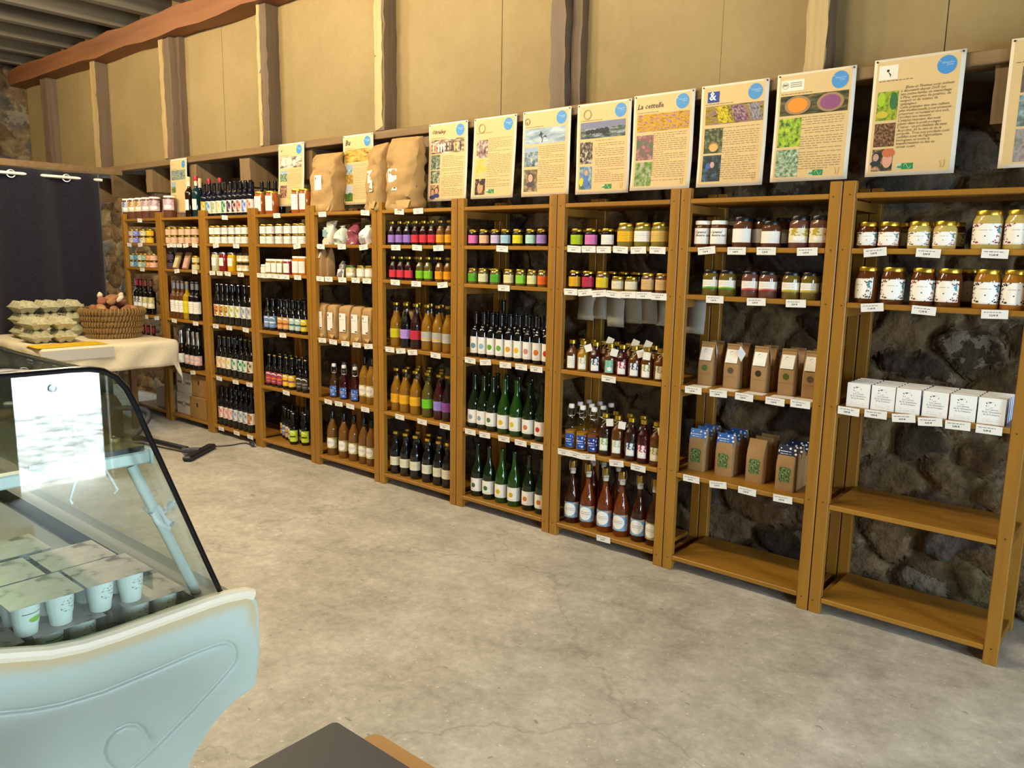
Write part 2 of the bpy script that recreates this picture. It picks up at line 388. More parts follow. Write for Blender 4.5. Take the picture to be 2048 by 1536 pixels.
def stonewall(name, org, ud, nd, Wd, H, res, seed, amp=0.07):
    "coursed rubble: grid pushed out stone by stone, each stone with a colour of its own"
    rng = np.random.RandomState(seed); cw, ch = 0.29, 0.165
    nx, ny = int(Wd/cw)+4, int(H/ch)+4
    jx, jy = rng.rand(ny, nx), rng.rand(ny, nx)
    pal = np.array([hexc(h) for h in ('6b573c', '55452f', '7a6648', '5c5348', '463b2e', '685338', '80704f', '524129', '5a554c', '755e42')])
    pc = pal[rng.randint(0, len(pal), (ny, nx))]; ph = rng.rand(ny, nx)
    nu, nv = int(Wd/res), int(H/res)
    u, v = np.meshgrid(np.linspace(0, Wd, nu+1), np.linspace(0, H, nv+1))
    wu = u+0.03*np.sin(v*9+u*5)+0.02*np.sin(v*23+u*17); wv = v+0.02*np.sin(u*11+v*4)+0.012*np.sin(u*29)
    ci, cj = np.floor(wu/cw).astype(int)+1, np.floor(wv/ch).astype(int)+1
    d1 = np.full(u.shape, 9.); d2 = np.full(u.shape, 9.); k1 = np.zeros(u.shape, int)
    for dj in (-1, 0, 1):
        for di in (-1, 0, 1):
            a, b = np.clip(ci+di, 0, nx-1), np.clip(cj+dj, 0, ny-1)
            X = (a-1+0.15+0.7*jx[b, a]+0.5*(b % 2))*cw; Y = (b-1+0.2+0.6*jy[b, a])*ch
            d = np.hypot((wu-X)/cw, (wv-Y)/ch*0.9)
            n = d < d1; d2 = np.where(n, d1, np.minimum(d2, d)); k1 = np.where(n, b*nx+a, k1); d1 = np.where(n, d, d1)
    e = np.clip((d2-d1)/0.22, 0, 1); e = e*e*(3-2*e)
    hgt = amp*(e*(0.45+0.55*ph.ravel()[k1]))+0.006*np.sin(u*60+v*37)*np.sin(v*71-u*13)
    lit_left = np.clip((6.0-(u+org[0]+12.75))/1.0, 0, 1) if name == 'wall_back' else u*0  # lamplight on the left end, put into the stone colour
    mort = np.array(hexc('7d6c4e')); c = pc.reshape(-1, 3)[k1]; c = mort+(c-mort)*np.clip(e*1.6-0.1, 0, 1)[..., None]; c = c*(1+1.3*lit_left[..., None])
    P = np.array(org)+u[..., None]*np.array(ud)+v[..., None]*np.array((0, 0, 1.))+hgt[..., None]*np.array(nd)
    V = P.reshape(-1, 3); k = np.arange((nu+1)*(nv+1)).reshape(nv+1, nu+1)
    q = np.stack([k[:-1, :-1], k[:-1, 1:], k[1:, 1:], k[1:, :-1]], -1).reshape(-1, 4)
    me = bpy.data.meshes.new(name); me.from_pydata(V.tolist(), [], q.tolist()); me.materials.append(None)
    at_ = me.color_attributes.new('stone', 'FLOAT_COLOR', 'POINT')
    at_.data.foreach_set('color', np.concatenate([c.reshape(-1, 3), np.ones((len(V), 1))], 1).ravel())
    me.shade_smooth()
    return tag(link(name, me, STONE), None, None, None, 'structure')
X0, X1, Y0R, YP, ZC = -10.65, 2.6, -5.2, 0.28, 3.82
struct('floor', MB().box(X0-0.2, X1+0.1, Y0R-0.1, 0.9, -0.1, 0), concrete())
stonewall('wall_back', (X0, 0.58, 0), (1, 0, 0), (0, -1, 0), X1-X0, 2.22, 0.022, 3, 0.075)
stonewall('wall_left', (X0-0.06, 0.4, 0), (0, -1, 0), (1, 0, 0), 0.4-Y0R, ZC, 0.04, 5, 0.06)
struct('trim_1', MB().box(X0-0.2, X1+0.1, 0.60, 0.9, 0, ZC), plain_stone(), 'stone core of the thick lower wall')
hb = hardboard()
seams = [X0, -9.2, -7.7, -6.3, -4.762, -3.2, -1.789, -0.806, 0.7, X1]
for i in range(len(seams)-1):
    struct('wall_upper_%d' % (i+1), MB().box(seams[i]+0.0015, seams[i+1]-0.0015, YP+(0.003 if i % 2 else 0), YP+0.03, 2.34, ZC), hb)
struct('wall_front', MB().box(X0-0.2, X1+0.1, Y0R-0.2, Y0R, 0, ZC), plain_stone())
# right wall with a door opening and an unseen window added for cool fill
pw = plain_stone(); wy = [(-5.2, -4.35, 0, ZC), (-4.35, -2.85, 0, 1.2), (-4.35, -2.85, 2.0, ZC), (-2.85, DOOR_Y0, 0, ZC), (DOOR_Y0, DOOR_Y1, 2.12, ZC), (DOOR_Y1, 0.9, 0, ZC)]
m = MB()
for a, b, c, d in wy: m.box(X1, X1+0.1, a, b, c, d)
struct('wall_right', m, pw)
struct('added_window_1', MB().box(X1+0.03, X1+0.07, -4.35, -4.29, 1.2, 2.0).box(X1+0.03, X1+0.07, -2.91, -2.85, 1.2, 2.0).box(X1+0.03, X1+0.07, -3.63, -3.57, 1.2, 2.0), mat('8a6a42', 0.6))  # frame of the added window that lets in the fill
fr = wood('7a5a36', '5a4026', 'z')
struct('trim_2', MB().box(X1-0.03, X1+0.1, DOOR_Y0-0.08, DOOR_Y0, 0, 2.2).box(X1-0.03, X1+0.1, DOOR_Y1, DOOR_Y1+0.08, 0, 2.2).box(X1-0.03, X1+0.1, DOOR_Y0, DOOR_Y1, 2.12, 2.2), fr)
struct('ground_outside', MB().box(X1+0.1, 5.3, -12, 10, -0.12, -0.02), gravel())
# timber frame above the shelves
oldw = wood('75604a', '4f3f2e', 'z', 0.65, 0.7); oldx = wood('8d7047', '69502f', 'x', 0.65, 0.7)
sapw = wood('c0a672', '9c7d4c', 'z', 0.65, 0.7)
struct('trim_rail', MB().box(X0, X1, 0.17, 0.30, 2.332, 2.385, 0.004), oldx)
beamw = wood('8f5c34', '6d4124', 'x', 0.6, 0.5)
def rough_bar(mb, x0, x1, y0, y1, z0, z1, n=14, amp=0.008, seed=0, axis='z'):
    "hewn timber: a bar whose faces wander a little"
    V = []; rnd = random.Random(seed)
    for i in range(n+1):
        t = i/n; o = [rnd.uniform(-amp, amp) for _ in range(8)]
        if axis == 'z':
            z = z0+(z1-z0)*t; V += [(x0+o[0], y0+o[1], z), (x1+o[2], y0+o[3], z), (x1+o[4], y1, z), (x0+o[6], y1, z)]
        else:
            x = x0+(x1-x0)*t; V += [(x, y0+o[0], z1+o[1]), (x, y0+o[2], z0+o[3]), (x, y1, z0+o[5]), (x, y1, z1+o[7])]
    Fc = [(3, 2, 1, 0), (4*n, 4*n+1, 4*n+2, 4*n+3)]
    for i in range(n):
        for k in range(4): Fc.append((4*i+k, 4*i+(k+1) % 4, 4*i+4+(k+1) % 4, 4*i+4+k))
    return mb.add(V, Fc)
STUD = [(-9.93, 0.16, oldw), (-8.61, 0.13, oldw), (-7.16, 0.18, oldw), (-5.6, 0.12, oldw), (-4.22, 0.09, oldw), (-2.75, 0.10, oldw), (-1.335, 0.088, oldw), (0.1, 0.1, oldw), (1.5, 0.1, oldw)]
for i, (x, w, mm) in enumerate(STUD):
    struct('trim_stud_%d' % (i+1), rough_bar(MB(), x, x+w, 0.172, YP, 2.386, 3.46, 16, 0.006, i), mm)
    if i in (1, 2, 3, 4, 6): struct('trim_sapwood_%d' % (i+1), rough_bar(MB(), x-0.002, x+w*(0.3, 0.85, 0.35, 0.3, 0.8, 0.3, 0.97)[i], 0.166, 0.176, 2.39, 3.44, 22, 0.004, 60+i), sapw)
    if i in (2, 5):
        struct('trim_batten_%d' % (i+1), rough_bar(MB(), x+w+0.005, x+w+0.07, 0.222, YP, 2.386, 3.46, 10, 0.004, 30+i), oldw)
struct('trim_beam', rough_bar(MB(), X0, X1, 0.10, YP, 3.425, 3.60, 40, 0.012, 77, 'x'), beamw)
grey = wood('6e6554', '4f4a40', 'y', 0.8, 0.6)
for i, x in enumerate(np.arange(X0+0.35, X1, 0.62)):
    struct('trim_joist_%d' % (i+1), MB().box(x, x+0.1, Y0R, 0.28, 3.602, 3.76, 0.005), grey)
struct('ceiling', MB().box(X0-0.2, X1+0.1, Y0R-0.1, 0.9, 3.762, ZC+0.05), wood('5d574c', '48443c', 'x', 0.8, 0.5))
# short joist ends between rail and stone wall
blk = wood('8a6f49', '6a5232', 'z', 0.7, 0.8)
for i, (x, w) in enumerate([(-9.15, 0.1), (-8.37, 0.07), (-7.61, 0.13), (-6.78, 0.12), (-5.965, 0.15), (-5.1, 0.12), (-4.42, 0.1), (-3.80, 0.075), (-2.95, 0.1), (-2.2, 0.1), (-1.42, 0.1), (-0.6, 0.1), (0.2, 0.1)]):
    struct('trim_block_%d' % (i+1), rough_bar(MB(), x, x+w, 0.2, 0.60, 2.07+0.02*(i % 3), 2.331, 4, 0.003, 50+i), blk)
tag(rough_bar(MB(), -2.62, -2.50, 0.24, 0.5, 2.07, 2.3, 3, 0.004, 91).build('trim_corbel', blk), None, None, None, 'structure')

# ------------------------------------------------------------------ shelving bays
XB = [-7.74, -7.0096, -6.2549, -5.5059, -4.7538, -4.0244, -3.2899, -2.5513, -1.8198, -1.0738, -0.330]
SZ = {1: 1.85, 2: 1.625, 3: 1.40, 4: 0.957, 5: 0.513, 6: 0.076}
BAYN = {1: 'bay by the curtain', 2: 'second bay from curtain', 3: 'third bay from curtain', 4: 'fourth bay from curtain', 5: 'fifth bay from curtain',
        6: 'sixth bay from curtain', 7: 'seventh bay from curtain', 8: 'third bay from right', 9: 'second bay from right', 10: 'rightmost bay'}
SHN = {1: 'top shelf', 2: 'second shelf', 3: 'third shelf', 4: 'fourth shelf', 5: 'fifth shelf', 6: 'bottom shelf'}
DEP = 0.43
pz, px_, py_ = wood('a87726', '875a18', 'z', 0.4), wood('a87726', '875a18', 'x', 0.4), wood('96692a', '78501c', 'y', 0.45)
UNITDESC = {1: 'brown wooden shelving bay beside the black curtain, behind the bread basket', 2: 'brown wooden shelving bay with cartons at its foot, second from curtain',
    3: 'brown wooden shelving bay full of dark bottles, third from curtain', 4: 'brown wooden shelving bay with many-coloured beer bottles, fourth from curtain',
    5: 'brown wooden shelving bay with kraft flour bags, fifth from curtain', 6: 'brown wooden shelving bay with coloured juice bottles, sixth from curtain',
    7: 'brown wooden shelving bay with green cider bottles, seventh from curtain', 8: 'brown wooden shelving bay with swing-top bottles, third from right end',
    9: 'brown wooden shelving bay with kraft tea packets, second from right end', 10: 'brown wooden shelving bay with white boxes and two empty shelves, right end'}
def nails(mb, x, zs):
    for z in zs: mb.lathe([(0.0001, 0), (0.0035, 0.0), (0.003, 0.0012)], 6)
for b in range(1, 11):
    xl, xr = XB[b-1]+0.0025, XB[b]-0.0025; pw_ = 0.05
    u = tag(empty('shelving_bay', ((xl+xr)/2, 0, 0)), UNITDESC[b], 'shelf', 'wooden shelving bays along the stone wall')
    c = (xl+xr)/2; hw = (xr-xl)/2
    for sx in (-1, 1):
        a0, a1 = sorted((sx*hw, sx*(hw-pw_)))
        p = MB().box(a0, a1, 0, 0.035, 0, 1.9, 0.003).build('upright', pz, u)
        n = MB()
        for z in (0.065, 0.52, 0.945, 1.39, 1.615, 1.84):
            for k in (0, 1):
                xx = (a0+a1)/2+random.uniform(-0.008, 0.008); zz = z+random.uniform(-0.006, 0.006)
                if k == 0: n.box(xx-0.003, xx+0.003, -0.0008, 0.001, zz-0.003, zz+0.003)
        n.build('nail', mat('4a3216', 0.5), p)
        MB().box(a0, a1, DEP-0.035, DEP, 0, 1.9, 0.003).build('upright', pz, u)
        for z in (0.03, 0.47, 0.91, 1.355, 1.805):
            MB().box(a0+0.012, a1-0.012, 0.035, DEP-0.035, z-0.02, z+0.02, 0.002).build('side_rung', py_, u)
    for s, z in SZ.items():
        MB().box(-hw+pw_+0.001, hw-pw_-0.001, 0.002, DEP-0.04, z-0.022, z, 0.0025).build('shelf_board', px_, u)

# ------------------------------------------------------------------ kinds of goods
def prof(h, r, neck_r, body_top, neck_z, lip=True, foot=0.004, sh=5):
    "glass bottle outline: foot, straight body to body_top, shoulder curve to neck_z, neck to h"
    P = [(r*0.55, 0), (r-foot, 0), (r-foot*0.3, foot*0.6), (r, foot*1.6), (r, body_top)]
    for i in range(1, sh+1):
        t = i/sh; e = t*t*(3-2*t); P.append((r+(neck_r-r)*e, body_top+(neck_z-body_top)*t))
    K.last = P
    if lip: P += [(neck_r*0.97, h-0.016), (neck_r*1.14, h-0.015), (neck_r*1.14, h-0.004), (neck_r*0.98, h)]
    else: P += [(neck_r, h)]
    K.last = list(P)
    return P
def lathe_me(P, n=22, smooth=40): 
    m = MB().lathe(P, n); return mesh('turned', m.V, m.F, smooth)
def wrap_me(r, z0, z1, half, n=12, c=0.0):
    "label wrapped on a cylinder, centred on the front"
    return sheetmesh(lambda u, v: ((r+0.0007)*math.sin(c+(u*2-1)*half), -(r+0.0007)*math.cos(c+(u*2-1)*half), z1+(z0-z1)*v), n, 1)
def cap_prof(r, z0, z1, bev=0.0015):
    return [(r*0.9, z0), (r, z0+bev), (r, z1-bev), (r-bev, z1), (0.0005, z1)]
def crown_prof(r, z0): return [(r*1.12, z0), (r*1.1, z0+0.003), (r*0.92, z0+0.0065), (0.0005, z0+0.007)]
KM = {}
def K(kind):
    if kind in KM: return KM[kind]
    P = {}   # part name -> mesh ; 'root' is the body
    if kind == 'wine':
        P['root'] = lathe_me(prof(0.335, 0.039, 0.0145, 0.20, 0.245)); P['capsule'] = lathe_me([(0.0165, 0.268), (0.0165, 0.33), (0.0155, 0.337), (0.0005, 0.3375)], 16); P['label'] = wrap_me(0.039, 0.06, 0.165, 1.15)
    elif kind == 'wineback':
        P['root'] = lathe_me(prof(0.335, 0.038, 0.0145, 0.20, 0.245), 14)
    elif kind == 'winesmall':
        P['root'] = lathe_me(prof(0.272, 0.034, 0.0125, 0.155, 0.20)); P['capsule'] = lathe_me([(0.014, 0.215), (0.014, 0.268), (0.0132, 0.274), (0.0005, 0.2745)], 14); P['label'] = wrap_me(0.034, 0.025, 0.125, 1.2)
    elif kind == 'beer75':
        P['root'] = lathe_me(prof(0.335, 0.037, 0.0135, 0.185, 0.265)); P['crown_cap'] = lathe_me(crown_prof(0.0145, 0.330), 14); P['label'] = wrap_me(0.037, 0.07, 0.165, 1.2)
    elif kind == 'beer':
        P['root'] = lathe_me(prof(0.248, 0.0315, 0.0125, 0.135, 0.19)); P['crown_cap'] = lathe_me(crown_prof(0.0138, 0.243), 14); P['label'] = wrap_me(0.0315, 0.025, 0.115, 1.45)
    elif kind == 'champ':
        P['root'] = lathe_me(prof(0.335, 0.0425, 0.0135, 0.135, 0.27, sh=8), 26); P['label'] = wrap_me(0.0425, 0.035, 0.118, 1.25)
    elif kind == 'sparkling':
        P['root'] = lathe_me(prof(0.335, 0.0425, 0.0145, 0.15, 0.265, sh=7)); P['foil'] = lathe_me([(0.025, 0.215), (0.0175, 0.255), (0.0165, 0.29), (0.0185, 0.305), (0.017, 0.338), (0.0005, 0.341)], 16); P['label'] = wrap_me(0.0425, 0.045, 0.13, 1.1)
    elif kind == 'cider':
        P['root'] = lathe_me(prof(0.335, 0.0435, 0.0145, 0.14, 0.27, lip=False, sh=8), 28); P['label'] = wrap_me(0.0435, 0.035, 0.125, 1.25)
        P['stopper'] = lathe_me([(0.0175, 0.318), (0.0185, 0.345), (0.0165, 0.357), (0.009, 0.361), (0.0005, 0.362)], 16)
        m = MB()
        for k in range(4):
            a = k*math.pi/2+0.5; m.tube([(0.019*math.cos(a), 0.019*math.sin(a), 0.36), (0.0215*math.cos(a), 0.0215*math.sin(a), 0.335), (0.0195*math.cos(a), 0.0195*math.sin(a), 0.305)], 0.0011, 5)
        m.tube([(0.0185*math.cos(a), 0.0185*math.sin(a), 0.305) for a in np.linspace(0, 2*math.pi, 16)], 0.0011, 5)
        P['wire_cage'] = mesh('cage', m.V, m.F, 60); P['neck_band'] = lathe_me([(0.0152, 0.285), (0.0162, 0.30), (0.016, 0.316), (0.015, 0.318)], 14)
    elif kind == 'juicesmall':
        P['root'] = lathe_me(prof(0.147, 0.030, 0.0165, 0.085, 0.122)); P['cap'] = lathe_me(cap_prof(0.0185, 0.137, 0.152), 18); P['label'] = wrap_me(0.030, 0.018, 0.066, 1.15)
    elif kind == 'juice':
        P['root'] = lathe_me(prof(0.288, 0.041, 0.0185, 0.15, 0.235, sh=7), 24); P['cap'] = lathe_me(cap_prof(0.0215, 0.276, 0.293), 18); P['label'] = wrap_me(0.041, 0.062, 0.122, 1.1)
    elif kind == 'apple':
        P['root'] = lathe_me(prof(0.318, 0.041, 0.016, 0.19, 0.275, sh=7), 24); P['cap'] = lathe_me([(0.0178, 0.285), (0.0178, 0.330), (0.016, 0.334), (0.0005, 0.3345)], 16); P['label'] = wrap_me(0.041, 0.055, 0.135, 1.2)
    elif kind in ('flip', 'flipclear'):
        P['root'] = lathe_me(prof(0.225, 0.034, 0.0145, 0.115, 0.185, lip=False, sh=7), 24); P['label'] = wrap_me(0.034, 0.012, 0.088, 0.8)
        P['stopper'] = lathe_me([(0.0115, 0.226), (0.0155, 0.229), (0.0165, 0.243), (0.0145, 0.250), (0.0005, 0.2515)], 16)
        m = MB(); ring = [(0.0175*math.cos(a), 0.0175*math.sin(a), 0.185) for a in np.linspace(0, 2*math.pi, 18)]
        m.tube(ring, 0.0013, 5); s_ = [(-0.0175, 0, 0.19), (-0.0205, -0.003, 0.205), (-0.018, 0, 0.236), (0, 0.002, 0.243), (0.018, 0, 0.236), (0.0235, -0.006, 0.205), (0.0195, -0.012, 0.187), (0, -0.020, 0.184), (-0.0185, -0.008, 0.187)]
        m.tube(s_, 0.0013, 5); P['wire_clip'] = mesh('clip', m.V, m.F, 60)
        if kind == 'flipclear': P['liquid'] = lathe_me([(0.0005, 0.004), (0.0325, 0.006), (0.0325, 0.102), (0.0005, 0.1022)], 20)
    elif kind == 'syrup':
        P['root'] = lathe_me(prof(0.152, 0.036, 0.017, 0.088, 0.128, sh=6), 24); P['cap'] = lathe_me(cap_prof(0.0195, 0.143, 0.164), 18); P['label'] = wrap_me(0.036, 0.012, 0.078, 0.62)
    elif kind == 'syruptall':
        P['root'] = lathe_me(prof(0.218, 0.036, 0.0165, 0.14, 0.185, sh=6), 24); P['cap'] = lathe_me(cap_prof(0.0192, 0.207, 0.229), 18); P['label'] = wrap_me(0.036, 0.03, 0.10, 0.66)
    elif kind == 'spirit':
        P['root'] = lathe_me(prof(0.318, 0.037, 0.0135, 0.205, 0.255)); P['cap'] = lathe_me([(0.0165, 0.302), (0.0175, 0.308), (0.0175, 0.336), (0.0155, 0.342), (0.0005, 0.343)], 16); P['neck_band'] = lathe_me([(0.0137, 0.262), (0.0139, 0.265), (0.0139, 0.30), (0.0137, 0.302)], 14); P['label'] = wrap_me(0.037, 0.06, 0.15, 0.75)
    elif kind[0] == 'jar':
        _, h, r, lh, half, l0, l1, sh = kind
        body = [(r*0.55, 0), (r*0.93, 0.0005), (r, 0.006), (r, h*0.74-sh), (r*0.985, h*0.78-sh*0.5), (r*0.86, h-lh-0.003), (r*0.83, h-lh+0.004), (r*0.83, h-0.002)]
        P['root'] = lathe_me(body, 24); P['lid'] = lathe_me([(r*0.84, h-lh), (r*0.9, h-lh), (r*0.91, h-lh*0.25), (r*0.87, h), (r*0.78, h-0.0012), (0.0005, h-0.0012)], 24, 35)
        P['label'] = wrap_me(r, h*l0, h*l1, half)
    fill = {'cider': 0.275, 'juicesmall': 0.118, 'juice': 0.238, 'apple': 0.27, 'flip': 0.20, 'syrup': 0.13, 'syruptall': 0.192}.get(kind)
    if fill:
        R = K.last; L = [(0.0005, 0.003), (R[1][0]-0.003, 0.003)]+[(r_-0.0016, z_) for r_, z_ in R[2:] if z_ < fill-0.004]
        for a, b in zip(R, R[1:]):
            if a[1] < fill <= b[1]: rf = a[0]+(b[0]-a[0])*(fill-a[1])/(b[1]-a[1])-0.0016; L += [(rf, fill), (0.0005, fill+0.0003)]; break
        P['liquid'] = lathe_me(L, 20)
    KM[kind] = P
    return P
def jar(h, r, lh=0.014, half=1.1, l0=0.12, l1=0.68, sh=0.0): return ('jar', h, r, lh, half, l0, l1, sh)
BODY = {'wine': 'wine_bottle', 'wineback': 'wine_bottle', 'winesmall': 'wine_bottle', 'beer75': 'beer_bottle', 'beer': 'beer_bottle', 'champ': 'cider_bottle', 'sparkling': 'sparkling_wine_bottle', 'cider': 'cider_bottle',
        'juicesmall': 'juice_bottle', 'juice': 'juice_bottle', 'apple': 'juice_bottle', 'flip': 'swing_top_bottle', 'flipclear': 'swing_top_bottle', 'syrup': 'syrup_bottle', 'syruptall': 'syrup_bottle', 'spirit': 'spirit_bottle'}
def loftbag(secs, n=20, pw=0.35, seed=0, crumple=0.0, fine=0):
    "paper bag: rounded-box rings (half width, half depth, z, dx, dy) joined bottom to top"
    V = []; Fc = []
    if fine:
        S = np.array(secs); t = np.linspace(0, len(secs)-1, fine); secs = [tuple(np.interp(k, range(len(S)), S[:, c]) for c in range(5)) for k in t]
    for hw, hd, z, dx, dy in secs:
        for k in range(n):
            a = 2*math.pi*(k+0.5)/n; c, s = math.cos(a), math.sin(a)
            x = hw*math.copysign(abs(c)**pw, c); y = hd*math.copysign(abs(s)**pw, s)
            q = crumple*(mnoise.noise(Vector((x*14+seed*3.1, y*14, z*16)))+(0.9*abs(mnoise.noise(Vector((x*26-seed, y*26, z*22+seed))))-0.3 if fine else 0))
            V.append((x*(1+q*1.3)+dx, y+q*0.35*(1 if abs(s) > 0.3 else 0.2)+dy, z+q*0.12))
    m = len(secs)
    for i in range(m-1):
        for k in range(n): Fc.append((i*n+k, i*n+(k+1) % n, (i+1)*n+(k+1) % n, (i+1)*n+k))
    Fc += [tuple(range(n-1, -1, -1)), tuple(range((m-1)*n, m*n))]
    return mesh('bag', V, Fc, 52)
METAL = {'gold': ('c9a63a', 0.28, 0.9), 'silver': ('c8c8c4', 0.25, 0.95), 'white': ('f2efe6', 0.4, 0.0), 'black': ('101012', 0.3, 0.0), 'dark': ('17161a', 0.3, 0.2), 'brass': ('a8852c', 0.3, 0.9),
         'red': ('b3202c', 0.4, 0.0), 'cream': ('d9c58e', 0.5, 0.0), 'burgundy': ('7c1a2c', 0.35, 0.1), 'brown': ('6a3a2a', 0.4, 0.1), 'grey': ('85878a', 0.35, 0.4), 'green': ('4c6a2a', 0.35, 0.4)}
def metal(k): h, r, m_ = METAL[k]; return mat(h, r, m_)
GLASS = {'dark': ('07080a', 0.07), 'green': ('0c1f0a', 0.06), 'lightgreen': ('1c420e', 0.06), 'brown': ('1c0b05', 0.07), 'amber': ('7a4a10', 0.08), 'apple': ('a86f12', 0.08), 'applebrown': ('86521c', 0.08), 'purple': ('1d0a18', 0.07),
         'redjuice': ('33070a', 0.07), 'rose': ('a04e16', 0.05), 'rosedark': ('54230c', 0.05), 'grape': ('0b070f', 0.06), 'honey': ('a36a1c', 0.1), 'honeypale': ('c2ab5c', 0.1), 'honeydark': ('5a2f10', 0.1), 'syrup': ('7a4208', 0.06), 'syrupdark': ('3d1608', 0.06),
         'syrupyellow': ('d89a10', 0.06), 'cranberry': ('4a0810', 0.06), 'choco': ('5c3820', 0.1), 'terrine': ('6a4434', 0.15), 'jam': ('1d0c10', 0.08), 'pickle': ('8d7a35', 0.1), 'olive': ('86792f', 0.12), 'tomato': ('8a1c24', 0.12), 'yellow': ('d6a708', 0.12),
         'paleveg': ('c8c490', 0.12), 'orange': ('a55a22', 0.1), 'carrot': ('cd7d10', 0.12), 'beet': ('86203a', 0.12), 'teal': ('0a3236', 0.06), 'navy': ('0a1020', 0.06), 'winegold': ('a8860c', 0.07), 'orangewine': ('5c3812', 0.07), 'greenjuice': ('6b5a20', 0.08),
         'purplejar': ('2c1a2a', 0.1), 'white': ('d8d4c6', 0.3)}
def gl(k): h, r = GLASS[k]; return mat(h, r, 0, 0.6)
ORD = ['', 'first', 'second', 'third', 'fourth', 'fifth', 'sixth', 'seventh', 'eighth', 'ninth', 'tenth', 'eleventh', 'twelfth']
RAD = {}
ITEMS = {}     # (bay, shelf, desc) -> [(px, root)]
def register(o, b, s, desc, cat, px, grp=None, row=''):
    ITEMS.setdefault((b, s, desc, row), []).append((px, o)); o['category'] = cat
    if grp: o['group'] = grp
def settle():
    "neighbours that would touch are slid apart along their shelf"
    L = list(RAD.values())
    for _ in range(80):
        moved = False
        for i, (o, b, r, lim) in enumerate(L):
            for p, b2, r2, lim2 in L[i+1:]:
                if b2 != b or abs(o.location.z-p.location.z) > 0.06: continue
                dy = abs(o.location.y-p.location.y); R = r+r2+0.001
                if dy >= R: continue
                need = math.sqrt(R*R-dy*dy); dx = p.location.x-o.location.x
                if abs(dx) < need-1e-4:
                    s = (need-abs(dx))/2*(1 if dx >= 0 else -1); o.location.x -= s; p.location.x += s; moved = True
        for o, b, r, lim in L: 
            if o.location.z < 1.8: o.location.x = min(max(o.location.x, lim[0]), lim[1])
        if not moved: break
def finish_labels():
    settle()
    for (b, s, desc, row), L in ITEMS.items():
        L.sort(key=lambda t: (t[0], t[1].location.z)); n = len(L)
        where = '%s, %s' % (SHN[s], BAYN[b])
        for i, (px, o) in enumerate(L):
            if row: t = '%s-row %s, %s%s' % ('third' if row == 'deep' else 'back', desc, ORD[i+1]+' from left, ' if n > 1 else '', where)
            elif n == 1: t = '%s, %s' % (desc, where)
            else: t = '%s, %s from left, %s' % (desc, ORD[i+1], where)
            o['label'] = t
        if n > 1:
            for px, o in L:
                if 'group' not in o: o['group'] = '%s, %s' % (desc, where)
LQ = {'cider': 0.55, 'flipclear': 0.35, 'flip': 0.3, 'syrup': 0.35, 'syruptall': 0.35, 'juice': 0.08, 'apple': 0.06, 'juicesmall': 0.08}
def good(kind, px, b, s, desc, glass, label=None, cap=None, y=None, z=None, rot=None, cat=None, row='', extra=None, lid=None, name=None):
    "one bottle or jar standing on shelf s of bay b, under picture column px"
    P = K(kind); isjar = kind[0] == 'jar'
    r = kind[2] if isjar else 0.037
    z = SZ[s] if z is None else z; y = (0.02+r) if y is None else y
    nm = name or ('jar' if isjar else BODY[kind])
    lim = (XB[b-1]+0.0545+r*1.02, XB[b]-0.0545-r*1.02)
    x = xs(px, y, z)
    if z < 1.8 or y < 0.075: x = min(max(x, lim[0]), lim[1])
    face = math.atan2(-x, y-CAM.y)
    root = link(nm, P['root'], clear('f4faf8', 0.02) if 'liquid' in P else gl(glass), None, (x, y, z), (0, 0, (face*(0.15 if (isjar and kind[4] < 1) or kind == 'spirit' else 0.6))+random.uniform(-0.1, 0.1) if rot is None else face*0.6+rot))
    for pn, me in P.items():
        if pn == 'root': continue
        if pn == 'liquid': link(pn, me, liquid(GLASS[extra or glass][0], LQ.get(kind, 0.2)), root); continue
        if pn == 'label':
            if label is None: continue
            link('label', me, lab(*label) if isinstance(label, tuple) else label, root)
        elif pn in ('cap', 'lid', 'capsule', 'crown_cap', 'foil'): link(pn, me, metal(lid or cap or 'gold'), root)
        elif pn == 'stopper': link(pn, me, metal(cap or 'white'), root)
        elif pn in ('wire_clip', 'wire_cage'): link(pn, me, mat('b9b9b6', 0.3, 0.9), root)
        elif pn == 'neck_band': link(pn, me, mat('d8d2c0', 0.4), root)
    RAD[root.name] = (root, b, r, lim)
    register(root, b, s, desc, cat or ('jar' if isjar else 'bottle'), px, None, row)
    return root

